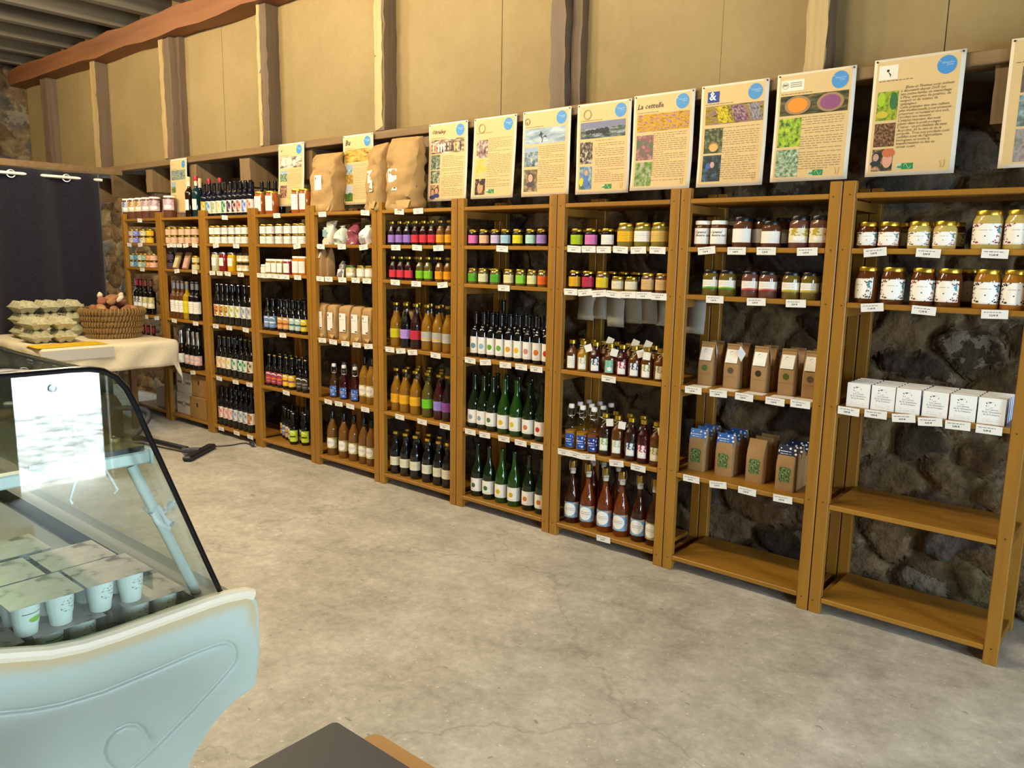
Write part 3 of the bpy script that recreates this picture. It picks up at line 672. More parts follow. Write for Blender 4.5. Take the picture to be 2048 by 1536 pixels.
# ------------------------------------------------------------------ price tags on the shelf edges
PRICE = {}
def tags(b, s, pxs, prices=None, w=0.088, h=0.034):
    for i, px in enumerate(pxs):
        z = SZ[s]+random.uniform(0, 0.003); x = xs(px, -0.004, SZ[s]-0.012)
        x = min(max(x, XB[b-1]+0.0545+w/2-0.012), XB[b]-0.0545-w/2+0.012)
        ang = random.choice((0, 0, 0.03, -0.03, 0.05, -0.1)); ye = -0.0026-0.0012*(i % 2)
        o = MB().box(-w/2, w/2, -0.0005, 0.0005, -h, 0).build('price_tag', mat('efece4', 0.5, spec=0.3), None, (x, ye, z), (0.06, ang, 0), 0)
        pr = (prices[i] if prices else random.choice(('3,90 €', '4,50 €', '5,90 €', '6,20 €', '2,80 €')))
        if pr not in PRICE:
            m = front(textmesh(pr, 0.0095, 'LEFT', 0, 0.0003), lambda x_, z_: (x_-0.018, -0.0009, z_-0.0245))
            bm_ = MB(); q = -0.036; rr = random.Random(len(PRICE))
            while q < 0.02:
                l = rr.uniform(0.005, 0.014); bm_.add([(q, -0.0009, -0.0110), (q+l, -0.0009, -0.0110), (q+l, -0.0009, -0.0089), (q, -0.0009, -0.0089)], [(0, 1, 2, 3)]); q += l+0.003
            n = len(m.vertices); V = [v.co[:] for v in m.vertices]; Fc = [tuple(p.vertices) for p in m.polygons]
            MBx = MB(); MBx.add(V, Fc); MBx.add(bm_.V, bm_.F); PRICE[pr] = mesh('print', MBx.V, MBx.F, 0)
        link('printed_text', PRICE[pr], mat('34343c', 0.6), o)
        n = len(pxs)
        o['category'] = 'price tag'; o['group'] = 'price tags on the %s of the %s' % (SHN[s], BAYN[b])
        o['label'] = ('white price tag, %s from left on the %s edge, %s' % (ORD[i+1], SHN[s], BAYN[b])) if n > 1 else 'white price tag, the only one on the %s edge, %s' % (SHN[s], BAYN[b])

# ------------------------------------------------------------------ goods, bay by bay (px = picture column of each base)
def many(kind, b, s, L, **kw):
    for e in L:
        px, desc, glass, label = e[:4]; k = dict(kw)
        if len(e) > 4: k.update(e[4])
        good(k.pop('kind', kind), px, b, s, desc, glass, label, **k)
def two_high(kind, b, s, L, y=None, lid='gold'):
    "jars stacked two high"
    for px, desc, glass, label in L:
        for lv, nm in ((0, 'lower'), (1, 'upper')):
            good(kind, px, b, s, nm+' '+desc, glass, label, lid=lid, y=y, z=SZ[s]+lv*(kind[1]+0.0005))
WH, CR = 'f0ece2', 'e6dcbc'
# --- right end bay
HJ, HT, H3 = jar(0.108, 0.042, 0.017, 1.15, 0.12, 0.62, 0.01), jar(0.146, 0.052, 0.018, 1.15, 0.13, 0.66, 0.012), jar(0.15, 0.046, 0.017, 1.2, 0.13, 0.68, 0.008)
hl = lambda c: (WH, 'honey', c)
many(HJ, 10, 2, [(1730, 'short honey jar with dotted white label', 'honeydark', hl('3a2a1a')), (1775, 'short honey jar with dotted peach label', 'honeydark', hl('b0642a')), (1836, 'short pale honey jar', 'honeypale', hl('54331a')), (1887, 'short pale honey jar', 'honeypale', hl('a04a3a'))])
many(HT, 10, 2, [(1977, 'tall honey jar with red-dotted label', 'honeypale', hl('8c2a44')), (2030, 'tall honey jar with red-dotted label', 'honeypale', hl('8c2a44'))])
many(HJ, 10, 2, [(1800, 'short honey jar', 'honeydark', hl('8a3a2a')), (1853, 'short honey jar', 'honeypale', hl('54331a')), (1905, 'short honey jar', 'honeydark', hl('8a3a2a'))], y=0.17, row='back')
many(H3, 10, 3, [(1731, 'tall dark honey jar, side of label showing', 'honeydark', hl('54331a'), {'rot': -0.7}), (1782, 'tall dark honey jar', 'honeydark', hl('6a5038')), (1843, 'tall dark honey jar', 'honeydark', hl('8c3a34')), (1893, 'tall dark honey jar', 'honeydark', hl('8c3a34'), {'rot': -0.3}),
    (1971, 'golden honey jar with dotted label', 'honey', hl('22202c')), (2024, 'golden honey jar with dotted label', 'honey', hl('22202c'))])
many(H3, 10, 3, [(1932, 'honey jar', 'honeydark', hl('8c3a34')), (2034, 'honey jar', 'honeypale', hl('22202c'))], y=0.2, row='back')
tags(10, 2, [1749, 1857, 1990], ['9,00 €', '6,00 €', '11,60 €']); tags(10, 3, [1743, 1848, 1989], ['11,00 €', '11,00 €', '12,00 €'])
tags(10, 4, [1697, 1751, 1806, 1859, 1915, 1978], ['4,90 €', '4,90 €', '4,90 €', '4,90 €', '5,00 €', '5,00 €'])
# --- second bay from the right end
CJ, WJ, G9 = jar(0.138, 0.044, 0.018, 1.2, 0.17, 0.62), jar(0.124, 0.041, 0.018, 1.1, 0.13, 0.72), jar(0.12, 0.041, 0.014, 1.2, 0.26, 0.62)
many(WJ, 9, 2, [(1405, 'caramel jar with white lid', 'honeydark', (WH, 'blank')), (1436, 'caramel jar with white lid', 'honeydark', (WH, 'blank'))], lid='white')
many(WJ, 9, 2, [(1461, 'caramel jar', 'honeydark', (WH, 'plain'))], lid='white', y=0.17, row='back')
many(CJ, 9, 2, [(1484, 'chocolate spread jar with white label', 'choco', (WH, 'blank')), (1519, 'chocolate spread jar with white label', 'choco', (WH, 'blank'), {'y': 0.13}), (1541, 'short chocolate spread jar', 'choco', (WH, 'blank'), {'kind': jar(0.118, 0.043, 0.016, 1.2, 0.17, 0.62)}),
    (1609, 'dark jar with yellow flower label', 'terrine', (CR, 'half', 'b8a02a', WH)), (1642, 'dark jar with yellow flower label', 'terrine', (CR, 'half', 'b8a02a', WH))], lid='dark')
many(CJ, 9, 2, [(1566, 'chocolate spread jar', 'choco', (WH, 'blank'))], y=0.2, row='back', lid='dark')
many(G9, 9, 3, [(1422, 'jar with green-waved white label', 'greenjuice', (WH, 'wave', '8ab02a', '3c7a2a')), (1453, 'jar with green-waved white label', 'greenjuice', (WH, 'wave', '8ab02a', '3c7a2a')), (1500, 'jar with red-waved white label', 'terrine', (WH, 'wave', 'd07a6a', '8a2a2a')), (1534, 'jar with red-waved white label', 'terrine', (WH, 'wave', 'd07a6a', '8a2a2a')),
    (1583, 'jar with yellow-waved white label', 'greenjuice', (WH, 'wave', 'c8b84a', '9a8a2a')), (1617, 'jar with yellow-waved white label', 'greenjuice', (WH, 'wave', 'c8b84a', '9a8a2a'))], lid='dark')
many(G9, 9, 3, [(1478, 'dark-lidded jar', 'greenjuice', (WH, 'wave', '8ab02a', '3c7a2a')), (1560, 'dark-lidded jar', 'terrine', (WH, 'wave', 'd07a6a', '8a2a2a')), (1637, 'dark-lidded jar', 'greenjuice', (WH, 'wave', 'c8b84a', '9a8a2a'))], y=0.2, row='back', lid='dark')
tags(9, 2, [1412, 1473, 1532, 1614], ['5,00 €', '4,80 €', '5,00 €', '6,20 €']); tags(9, 3, [1429, 1512, 1591], ['5,00 €', '5,00 €', '5,20 €'])
tags(9, 4, [1386, 1436, 1488, 1550, 1600], ['6,00 €', '5,00 €', '5,00 €', '5,00 €', '5,00 €']); tags(9, 5, [1382, 1435, 1494, 1565], ['5,00 €', '5,50 €', '5,00 €', '5,00 €'])
# --- third bay from the right end
J8, B8, S8, L8 = jar(0.092, 0.037, 0.013, 1.1, 0.12, 0.66), jar(0.119, 0.046, 0.015, 1.35, 0.22, 0.66), jar(0.074, 0.035, 0.012, 1.1, 0.14, 0.68), jar(0.096, 0.036, 0.013, 1.15, 0.14, 0.68)
many(J8, 8, 2, [(1154, 'dark jar with lime label', 'jam', ('a9c81e', 'plain')), (1183, 'dark jar with pink label', 'jam', ('d878b8', 'plain')), (1216, 'dark jar with white label', 'jam', (WH, 'plain'))])
many(B8, 8, 2, [(1252, 'wide jar with bright yellow label', 'pickle', ('e8b414', 'plain')), (1286, 'wide olive jar with white label', 'olive', (WH, 'plain')), (1320, 'wide jar of pickles with tan label', 'olive', ('d8b25c', 'plain'))])
many(J8, 8, 2, [(1146, 'dark jar', 'jam', None), (1203, 'dark jar', 'jam', None), (1232, 'dark jar', 'jam', None)], y=0.17, row='back')
many(L8, 8, 3, [(1150, 'jam jar with amber label', 'jam', ('e0aa1c', 'plain')), (1177, 'jam jar with crimson label', 'jam', ('b92a48', 'plain')), (1205, 'jam jar with yellow label', 'terrine', ('dcc41e', 'plain')),
    (1236, 'short jar with cream label', 'pickle', (CR, 'plain'), {'kind': S8}), (1263, 'short jar with cream label', 'pickle', (CR, 'plain'), {'kind': S8}), (1296, 'jam jar with tan label', 'terrine', ('d6b070', 'plain')), (1324, 'jam jar with tan label', 'terrine', ('d6b070', 'plain'))])
many(L8, 8, 3, [(1140, 'dark jam jar', 'jam', None), (1226, 'dark jam jar', 'jam', None), (1250, 'dark jam jar', 'jam', None), (1270, 'dark jam jar', 'jam', None)], y=0.18, row='back')
tags(8, 2, [1148, 1177, 1207, 1241, 1276, 1315]); tags(8, 3, [1141, 1169, 1197, 1227, 1256, 1287, 1317]); tags(8, 4, [1217]); tags(8, 5, [1128, 1151, 1176, 1232, 1276]); tags(8, 6, [1206])
def hang_tag(root, z, ang, side=1, r=0.022):
    "folded card tied to a bottle neck with raffia"
    m = MB(); c = math.cos(ang); s_ = math.sin(ang)
    for k, off in ((0, 0.0), (1, 0.006)):
        V = [(x*c-zz*s_+side*0.012, -r-0.004-off-abs(zz)*0.12, z+x*s_+zz*c) for x, zz in ((-0.002, -0.034), (0.036, -0.034), (0.036, 0.004), (-0.002, 0.004))]
        m.add(V+[(v[0], v[1]+0.0012, v[2]) for v in V], [(0, 1, 2, 3), (7, 6, 5, 4), (0, 4, 5, 1), (1, 5, 6, 2), (2, 6, 7, 3), (3, 7, 4, 0)])
    h = m.build('hang_tag', mat('eae4d6', 0.6), root)
    m = MB().tube([(0.0215*math.cos(a), 0.0215*math.sin(a), z+0.002) for a in np.linspace(0, 2*math.pi, 16)], 0.0016, 5)
    m.tube([(side*0.012, -r-0.002, z+0.002), (side*0.006, -r-0.008, z-0.015), (-0.008, -r-0.010, z-0.03)], 0.0011, 5).tube([(side*0.012, -r-0.002, z+0.002), (-side*0.012, -r-0.010, z-0.012)], 0.0011, 5)
    m.build('raffia_tie', mat('c9b67a', 0.8), root)
SY = [(1140, 'white label', 'syrup', (WH, 'plain'), 0), (1165, 'sage label', 'syrupyellow', (WH, 'half', 'b9c49a', 'd8dccc'), 1), (1191, 'blue art label', 'syrupdark', (WH, 'half', '2f4470', 'c6cce0'), 0), (1222, 'mint label', 'syrup', ('8fc4b0', 'half', '6fae98', '8fc4b0'), 1),
      (1248, 'pink art label', 'cranberry', (WH, 'half', 'b03a5a', 'e8c0c8'), 0), (1274, 'grey art label', 'syrup', (WH, 'half', '3a5066', 'd2dae0'), 1), (1301, 'olive art label', 'syrup', (WH, 'half', '9aa04a', 'dcdcb8'), 1), (1322, 'cream art label', 'syrup', (CR, 'half', '9a8a5a', 'e8dcc0'), 1)]
for i, (px, d, gk, lb, tg) in enumerate(SY):
    o = good('syrup', px, 8, 4, 'squat syrup bottle with '+d, gk, lb, cap='gold')
    if tg: hang_tag(o, 0.138, (-0.5, 0.35, 0, -0.2, 0.15, 0.3, -0.1, 0.2)[i], 1 if i % 2 else -1)
for i, px in enumerate((1156, 1180, 1206, 1233, 1258, 1284, 1306)):
    o = good('syrup', px, 8, 4, 'squat syrup bottle', ('syrup', 'syrupdark')[i % 2], (WH, 'plain'), y=0.155, row='back')
    if i in (2, 4, 5): hang_tag(o, 0.156, 1.2, 1)
many('flipclear', 8, 5, [(1141, 'swing-top yellow drink with blue label', 'x', ('2450a8', 'flowers', '8fb0e0'), {'extra': 'syrupyellow'}), (1164, 'swing-top yellow drink with blue label', 'x', ('2450a8', 'flowers', 'f0f2f6'), {'extra': 'syrupyellow'}), (1186, 'swing-top orange drink with blue label', 'x', ('1d3f92', 'flowers', 'f0f2f6'), {'extra': 'orange'})])
many('flipclear', 8, 5, [(1158, 'swing-top bottle', 'x', None, {'extra': 'syrupyellow'}), (1181, 'swing-top bottle', 'x', None, {'extra': 'syrupyellow'}), (1204, 'swing-top bottle', 'x', None, {'extra': 'orange'})], y=0.145, row='back')
many('flipclear', 8, 5, [(1172, 'swing-top bottle', 'x', None, {'extra': 'syrupyellow'}), (1195, 'swing-top bottle', 'x', None, {'extra': 'orange'}), (1219, 'swing-top bottle', 'x', None, {'extra': 'orange'})], y=0.235, row='deep')
for i, (px, d, gk, lb, tg) in enumerate([(1208, 'green label', 'syrupdark', (WH, 'half', '8ab06a', '9cc47a'), 1), (1234, 'sage label', 'syrup', (WH, 'half', 'b9c49a', 'd8dccc'), 1), (1261, 'blue art label', 'syrupdark', (WH, 'half', '24406c', 'a9bcd8'), 0), (1287, 'pink art label', 'cranberry', (WH, 'half', 'b02a50', 'e8b8c4'), 0), (1309, 'olive art label', 'syrup', (CR, 'half', '9aa04a', 'e4dcae'), 1)]):
    o = good('syruptall', px, 8, 5, 'tall syrup bottle with '+d, gk, lb, cap='gold')
    if tg: hang_tag(o, 0.20, (0.1, -0.1, 0, 0, 0.25)[i], 1)
for px in (1230, 1258, 1284): good('syruptall', px, 8, 5, 'tall syrup bottle', 'syrupdark', (WH, 'plain'), y=0.15, row='back')
CL = ('6ea8cf', 'disc', 'e0a878', 'f6f4ee')
many('cider', 8, 6, [(p, 'wire-caged sparkling bottle with blue emblem label', g_, CL) for p, g_ in ((1143, 'rosedark'), (1174, 'rose'), (1208, 'rose'), (1241, 'rose'), (1276, 'rosedark'))]+[(1306, 'wire-caged sparkling bottle with tan emblem label', 'rosedark', ('b9a274', 'disc', '8fae9c', 'f6f4ee'))], cap='brass', y=0.085)
many('cider', 8, 6, [(p, 'wire-caged sparkling bottle', 'rosedark', None) for p in (1164, 1198, 1233)], cap='brass', y=0.30, row='back')
# --- seventh bay
J7 = jar(0.093, 0.032, 0.013, 1.15, 0.16, 0.66)
L7 = lambda c: (c, 'plain')
many(J7, 7, 2, [(p, 'small jam jar with %s label' % n, 'jam', L7(c)) for p, n, c in ((947, 'pink', 'e070b4'), (969, 'peach', 'e8b890'), (992, 'lavender', 'd0bede'), (1012, 'pale blue', 'a8cfe0'), (1036, 'yellow', 'e2d21c'), (1062, 'mint', 'b8e0cc'), (1084, 'violet', 'a884cc'))])
many(J7, 7, 3, [(p, 'small jar with %s label' % n, 'greenjuice', L7(c)) for p, n, c in ((945, 'green', '58a822'), (967, 'cream', 'dedcb0'), (991, 'green', '58a822'), (1018, 'pale yellow', 'e6dc9a'), (1042, 'lime', '8ad034'), (1065, 'cream', 'dede9c'), (1086, 'orange', 'e8641c'))])
many(J7, 7, 2, [(p, 'small jam jar', 'jam', None) for p in (958, 982, 1005)], y=0.2, row='back')
many(J7, 7, 3, [(p, 'small jar', 'jam', None) for p in (955, 980)], y=0.2, row='back')
DOT = [('blue', '6a8f9c'), ('pale blue', '8fb4c4'), ('green', '5c9a28'), ('green', '66a840'), ('amber', 'd8a01c'), ('yellow', 'e0b41e'), ('rose', 'd0887a'), ('orange', 'd8782a'), ('red', 'c8302c')]
many('winesmall', 7, 4, [(p, 'dark slim bottle with %s fruit label' % n, 'dark', (WH, 'dotw', c)) for p, (n, c) in zip((939, 957, 975, 993, 1010, 1028, 1047, 1065, 1083), DOT)], cap='dark', y=0.075)
many('winesmall', 7, 4, [(p, 'dark slim bottle', 'dark', None) for p in (951, 970, 990, 1008, 1027, 1046, 1066)], cap='dark', y=0.185, row='back')
many('wine', 7, 4, [(948, 'tall dark bottle', 'brown', None)], cap='dark', y=0.33, row='back')
C7 = [(938, 'blue', '8aa0b4', 'green'), (961, 'blue', '8aa0b4', 'green'), (984, 'green', '4c7a3a', 'green'), (1008, 'yellow', 'd8b414', 'lightgreen'), (1032, 'yellow', 'e0ba14', 'lightgreen'), (1058, 'orange', 'd0782a', 'green'), (1083, 'red', 'c8342c', 'green')]
many('champ', 7, 5, [(p, 'green cider bottle with %s fruit label' % n, g_, (WH, 'dot', c)) for p, n, c, g_ in C7], y=0.07)
many('champ', 7, 5, [(p, 'green cider bottle', 'green', None) for p in (957, 983, 1009, 1036, 1061)], y=0.2, row='back')
C7b = [(955, 'deep-green', '3f6a44', 'green'), (978, 'deep-green', '3f6a44', 'green'), (1003, 'yellow', 'd8b414', 'lightgreen'), (1028, 'yellow', 'd8a814', 'lightgreen'), (1057, 'orange', 'd0782a', 'green'), (1083, 'orange', 'd0782a', 'green')]
many('champ', 7, 6, [(p, 'green cider bottle with %s fruit label' % n, g_, (WH, 'dot', c)) for p, n, c, g_ in C7b], y=0.085)
tags(7, 2, [1004]); tags(7, 3, [1007]); tags(7, 4, [940, 970, 1010, 1042, 1072]); tags(7, 5, [940, 969, 1007, 1041, 1073])
# --- sixth bay
PU, RD, OR, LI, YE, LA, GY = ('violet', '9c78cc'), ('red', 'd83440'), ('orange', 'eaa018'), ('lime', '82c81e'), ('yellow', 'd8c61c'), ('lilac', 'b28ed8'), ('grey', 'b9b6ae')
many('juicesmall', 6, 2, [(p, 'small juice bottle with %s label' % n, g_, (c, 'plain')) for p, (n, c), g_ in ((786, PU, 'purple'), (800, PU, 'purple'), (815, PU, 'purple'), (833, RD, 'redjuice'), (847, RD, 'redjuice'), (861, RD, 'redjuice'), (877, OR, 'applebrown'), (893, OR, 'applebrown'))])
many('juicesmall', 6, 3, [(p, 'small juice bottle with %s label' % n, g_, (c, 'plain')) for p, (n, c), g_ in ((788, RD, 'redjuice'), (803, RD, 'redjuice'), (818, RD, 'redjuice'), (841, LI, 'greenjuice'), (857, LI, 'greenjuice'), (881, OR, 'applebrown'), (895, OR, 'applebrown'))])
many('juicesmall', 6, 2, [(p, 'small juice bottle', 'purple', None) for p in (808, 824, 840, 855)], y=0.15, row='back')
many('juicesmall', 6, 3, [(p, 'small juice bottle', 'redjuice', None) for p in (812, 833, 872)], y=0.15, row='back')
many('juice', 6, 4, [(p, 'large juice bottle with %s label' % n, g_, lb) for p, n, g_, lb in ((793, 'yellow', 'apple', ('d0c020', 'plain')), (813, 'lilac', 'grape', ('b890e0', 'plain')), (833, 'red', 'redjuice', ('c8283c', 'plain')), (855, 'grey-yellow', 'apple', (GY[1], 'wave', 'd8b020', 'c8c4b8')), (877, 'grey-yellow', 'apple', (GY[1], 'wave', 'd8b020', 'c8c4b8')), (897, 'grey', 'apple', (GY[1], 'plain')))], y=0.075)
many('juice', 6, 4, [(p, 'large juice bottle', 'apple', None) for p in (815, 838, 862, 884)], y=0.185, row='back')
many('juice', 6, 5, [(p, 'large juice bottle with %s label' % n, g_, (c, 'plain')) for p, n, g_, c in ((791, 'orange', 'apple', 'f0ae1a'), (811, 'orange', 'apple', 'f0ae1a'), (832, 'orange', 'apple', 'f0ae1a'), (856, 'lime', 'greenjuice', '72c81e'), (879, 'periwinkle', 'cranberry', '9a8ce0'), (896, 'purple', 'purple', '8a4aa0'))], y=0.085)
many('juice', 6, 5, [(p, 'large juice bottle', g_, None) for p, g_ in ((815, 'apple'), (836, 'apple'), (858, 'greenjuice'), (884, 'purple'))], y=0.19, row='back')
many('juice', 6, 5, [(p, 'large juice bottle', 'apple', None) for p in (838, 860, 884)], y=0.29, row='deep')
many('juice', 6, 6, [(p, 'grape juice bottle with cream label', 'grape', ('e4dfc2', 'plain')) for p in (791, 812, 832, 856, 878, 896)], y=0.075)
many('juice', 6, 6, [(p, 'grape juice bottle', 'grape', None) for p in (816, 837, 858, 880)], y=0.185, row='back')
tags(6, 1, [798, 836]); tags(6, 2, [791, 834, 876]); tags(6, 3, [790, 832, 884]); tags(6, 4, [779, 801, 824, 871]); tags(6, 5, [799, 844, 889])
# --- fifth bay (bottles and jars)
for px, g_, l_ in ((669, 'orangewine', '3a6ac0'), (689, 'cranberry', '3a66b8'), (711, 'cranberry', '3a70c8')):
    good('flip', px, 5, 5, 'swing-top bottle with blue label', g_, (l_, 'flowers', 'c8d8f0'), y=0.1)
many('flip', 5, 5, [(p, 'swing-top bottle', 'rosedark', None) for p in (689, 710, 731)], y=0.2, row='back', cap='grey')
AL = ('d9c98e', 'disc', '9aa04a', 'f4f0e6')
many('apple', 5, 5, [(731, 'black-capped apple juice bottle', 'apple', AL), (743, 'black-capped apple juice bottle', 'apple', AL)], cap='black', y=0.11)
many('apple', 5, 6, [(p, 'black-capped apple juice bottle', 'applebrown', AL) for p in (666, 689, 709, 729, 744)], cap='black', y=0.085)
two_high(jar(0.072, 0.035, 0.012, 1.1, 0.15, 0.7), 5, 2, [(642, 'dark jar with white cloth label', 'jam', (WH, 'plain'))], y=0.10, lid='dark')
many(jar(0.085, 0.036, 0.014, 1.2, 0.15, 0.72), 5, 3, [(703, 'jar with cream label and dark lid', 'paleveg', (CR, 'half', 'c8b070', CR), {'lid': 'green'}), (724, 'gold-lidded jar with white banner label', 'paleveg', (WH, 'wave', 'f0ece2', 'f0ece2')), (741, 'gold-lidded jar with white banner label', 'paleveg', (WH, 'blank'))])
tags(5, 1, [644, 730]); tags(5, 2, [641, 683, 726]); tags(5, 3, [640, 657, 684, 711, 733]); tags(5, 4, [644, 666, 690, 713, 736]); tags(5, 5, [656, 677, 700, 730])
# --- fourth bay
many(jar(0.175, 0.05, 0.014, 0.75, 0.16, 0.8), 4, 1, [(523, 'tall orange jar with white label', 'orange', (WH, 'plain')), (545, 'tall orange jar with white label', 'orange', (WH, 'plain')), (598, 'tall orange jar with white label', 'orange', (WH, 'plain')), (612, 'tall orange jar with white label', 'orange', (WH, 'plain'))], y=0.085)
J4 = jar(0.075, 0.037, 0.011, 1.3, 0.06, 0.8)
two_high(J4, 4, 2, [(p, 'white-labelled jar with gold lid', 'terrine', (WH, 'plain')) for p in (527, 543, 561, 578, 595, 607)])
WL = jar(0.113, 0.037, 0.014, 0.9, 0.12, 0.74)
many(jar(0.07, 0.032, 0.012, 1.0, 0.1, 0.7), 4, 3, [(525, 'small white-lidded jar', 'paleveg', (WH, 'plain'))], lid='white')
many(WL, 4, 3, [(537, 'white-lidded jar of green relish', 'pickle', (WH, 'plain')), (550, 'white-lidded jar of green relish', 'pickle', (WH, 'plain')), (562, 'white-lidded jar of green relish', 'olive', (WH, 'plain')), (577, 'white-lidded jar of beetroot', 'beet', (WH, 'plain'))], lid='white')
many(jar(0.138, 0.040, 0.014, 0.9, 0.12, 0.74), 4, 3, [(596, 'tall white-lidded jar of carrots', 'carrot', (WH, 'plain')), (608, 'tall white-lidded jar of carrots', 'carrot', (WH, 'plain'))], lid='white')
BE = lambda c, a: (c, 'beer', a)
many('beer', 4, 4, [(p, 'dark beer bottle with %s label' % n, 'dark', BE(c, a)) for p, n, c, a in ((537, 'blue', '6c8ab4', 'd4dce4'), (547, 'blue', '6c8ab4', 'd4dce4'), (565, 'orange', 'd89a4a', 'a84a2c'), (574, 'orange', 'd89a4a', 'a84a2c'), (588, 'mint', 'b4ccc4', '3c6a62'), (600, 'mint', 'b4ccc4', '3c6a62'), (609, 'yellow', 'dcc81e', '2a2a1a'))], cap='dark', y=0.062)
many('beer', 4, 4, [(p, 'dark beer bottle', 'dark', None) for p in (552, 563, 580, 592, 605)], cap='dark', y=0.16, row='back')
many('beer', 4, 5, [(p, 'dark beer bottle with %s label' % n, 'dark', BE(c, a)) for p, n, c, a in ((542, 'crimson', 'a83a54', 'e07a3c'), (551, 'crimson', 'a83a54', 'e07a3c'), (560, 'crimson', 'a83a54', 'e07a3c'), (575, 'yellow', 'ecba14', '8a3a7a'), (585, 'yellow', 'ecba14', '8a3a7a'), (603, 'charcoal', '3a3634', '8a8478'), (611, 'charcoal', '3a3634', '8a8478'))], cap='gold', y=0.062)
many('beer', 4, 5, [(p, 'dark beer bottle', 'dark', None) for p in (558, 567, 580, 592, 605)], cap='gold', y=0.16, row='back')
many('beer', 4, 6, [(p, 'dark beer bottle with %s label' % n, 'dark', BE(c, a), {'y': y}) for p, n, c, a, y in ((547, 'yellow', 'ecba14', 'b84a7a', 0.18), (556, 'blue', '6c86bc', 'd4dce4', 0.15), (567, 'tan', 'cfa66a', 'a8502c', 0.13), (579, 'mint', 'b4ccc4', '3c6a62', 0.11), (591, 'lime', 'cadc1c', '3c4a1a', 0.07), (604, 'lime', 'cadc1c', '3c4a1a', 0.11), (612, 'olive', 'a4a84a', '3c4a1a', 0.14))], cap='silver')
many('beer', 4, 6, [(p, 'dark beer bottle', 'dark', None) for p in (572, 584, 600, 611)], cap='dark', y=0.26, row='back')
tags(4, 1, [553]); tags(4, 2, [593]); tags(4, 3, [520, 532, 545, 558, 571, 595]); tags(4, 4, [565]); tags(4, 5, [572])
# --- third bay
A = lambda c, c2='8a6a3a', b='ece6d8': (b, 'art', c, c2)
many('winesmall', 3, 1, [(p, 'dark bottle with %s art label' % n, 'navy', lb) for p, n, lb in ((411, 'yellow', ('e8bc3c', 'art', 'd8901c', 'ead49a')), (421, 'blue', A('5a8ab0', '9cc0d4')), (431, 'pale', A('b0b478', '8fa878')), (442, 'beige', A('d0b068', 'e0cf9a')), (453, 'green', A('2c7a5a', '88b8a0')), (463, 'black', A('2c2438', '7a5a78')), (473, 'black', A('2c2438', 'd88a8a')), (483, 'red', A('b04a4a', 'd8988a')), (493, 'blue', A('5a78c0', 'a4b8e0')), (503, 'pink', A('d0685a', 'e8b0a8')))], y=0.08, cap='dark')
many('winesmall', 3, 1, [(p, 'dark bottle', 'navy', None) for p in (430, 441, 452, 463, 474, 485, 496, 507)], y=0.18, row='back', cap='dark')
many('winesmall', 4, 1, [(p, 'dark bottle', 'navy', None) for p in (526, 539, 552, 563)], y=0.22, row='back', cap='dark')
J3 = jar(0.073, 0.034, 0.011, 1.25, 0.06, 0.8)
two_high(J3, 3, 2, [(p, 'white-labelled jar with dull gold lid', 'terrine', (WH, 'plain')) for p in (426, 438, 452, 466, 480, 492)])
T3 = jar(0.155, 0.040, 0.015, 0.75, 0.3, 0.72)
many(T3, 3, 3, [(434, 'tall jar of pale vegetables', 'paleveg', (WH, 'plain')), (449, 'tall jar of red preserve', 'tomato', (WH, 'plain')), (466, 'tall jar of yellow preserve', 'yellow', (WH, 'plain'))], lid='silver')
two_high(jar(0.076, 0.035, 0.013, 1.2, 0.15, 0.72), 3, 3, [(483, 'dark-lidded jar with cream label', 'pickle', (CR, 'half', 'c8b070', 'ece6d0')), (494, 'dark-lidded jar with cream label', 'pickle', (CR, 'half', 'c8b070', 'ece6d0'))], lid='dark')
NP = (432, 444, 456, 468, 480, 492, 502)
many('beer75', 3, 4, [(p, 'tall dark beer bottle with %s label' % n, 'dark', lb) for p, n, lb in zip(NP, ('amber', 'amber', 'amber', 'lime', 'lime', 'grey', 'grey'), (A('d08a1c', '8a4a1c'), A('d08a1c', '8a4a1c'), A('d0a02c', '8a6a1c'), A('a8b81c', 'd8d8c0'), A('a8b81c', 'd8d8c0'), A('8c92a4', 'b8bcc8'), A('8c92a4', 'b8bcc8')))], y=0.068, cap='silver')
many('beer75', 3, 5, [(p+5, 'tall dark beer bottle with %s label' % n, 'dark', lb) for p, n, lb in zip(NP[:6]+(497,), ('peach', 'peach', 'sand', 'green', 'green', 'green', 'brown'), (A('dcae6c', 'e8c8a8'), A('dcb070', 'ecd0b8'), A('d8b860', 'e8d8b0'), A('4a8a68', 'b4d4c4'), A('3f7f60', 'b4d4c4'), A('4a8a68', 'b4d4c4'), A('6a5a40', 'd4c0a0')))], y=0.068, cap='green')
many('beer75', 3, 6, [(p+6, 'tall dark beer bottle with %s label' % n, 'dark', lb) for p, n, lb in zip(NP[:6]+(497,), ('pink', 'pink', 'pink', 'grey', 'grey', 'grey', 'rust'), (A('d07a70', 'e8b4ac'), A('d8948c', 'ecc0b8'), A('dc9a94', 'ecc4bc'), A('8a8fa0', 'c4c8d4'), A('8a8fa0', 'c4c8d4'), A('8a8fa0', 'c4c8d4'), A('b06a34', 'd89a5c')))], y=0.068, cap='dark')
for s_ in (4, 5, 6): many('beer75', 3, s_, [(p, 'tall dark beer bottle', 'dark', None) for p in (446, 459, 472, 485, 498)], y=0.18, row='back', cap='dark')
tags(3, 1, [449]); tags(3, 2, [431, 472]); tags(3, 3, [424, 439, 455, 481]); tags(3, 4, [431, 458, 491]); tags(3, 5, [438, 471, 498]); tags(3, 6, [442, 473, 500])
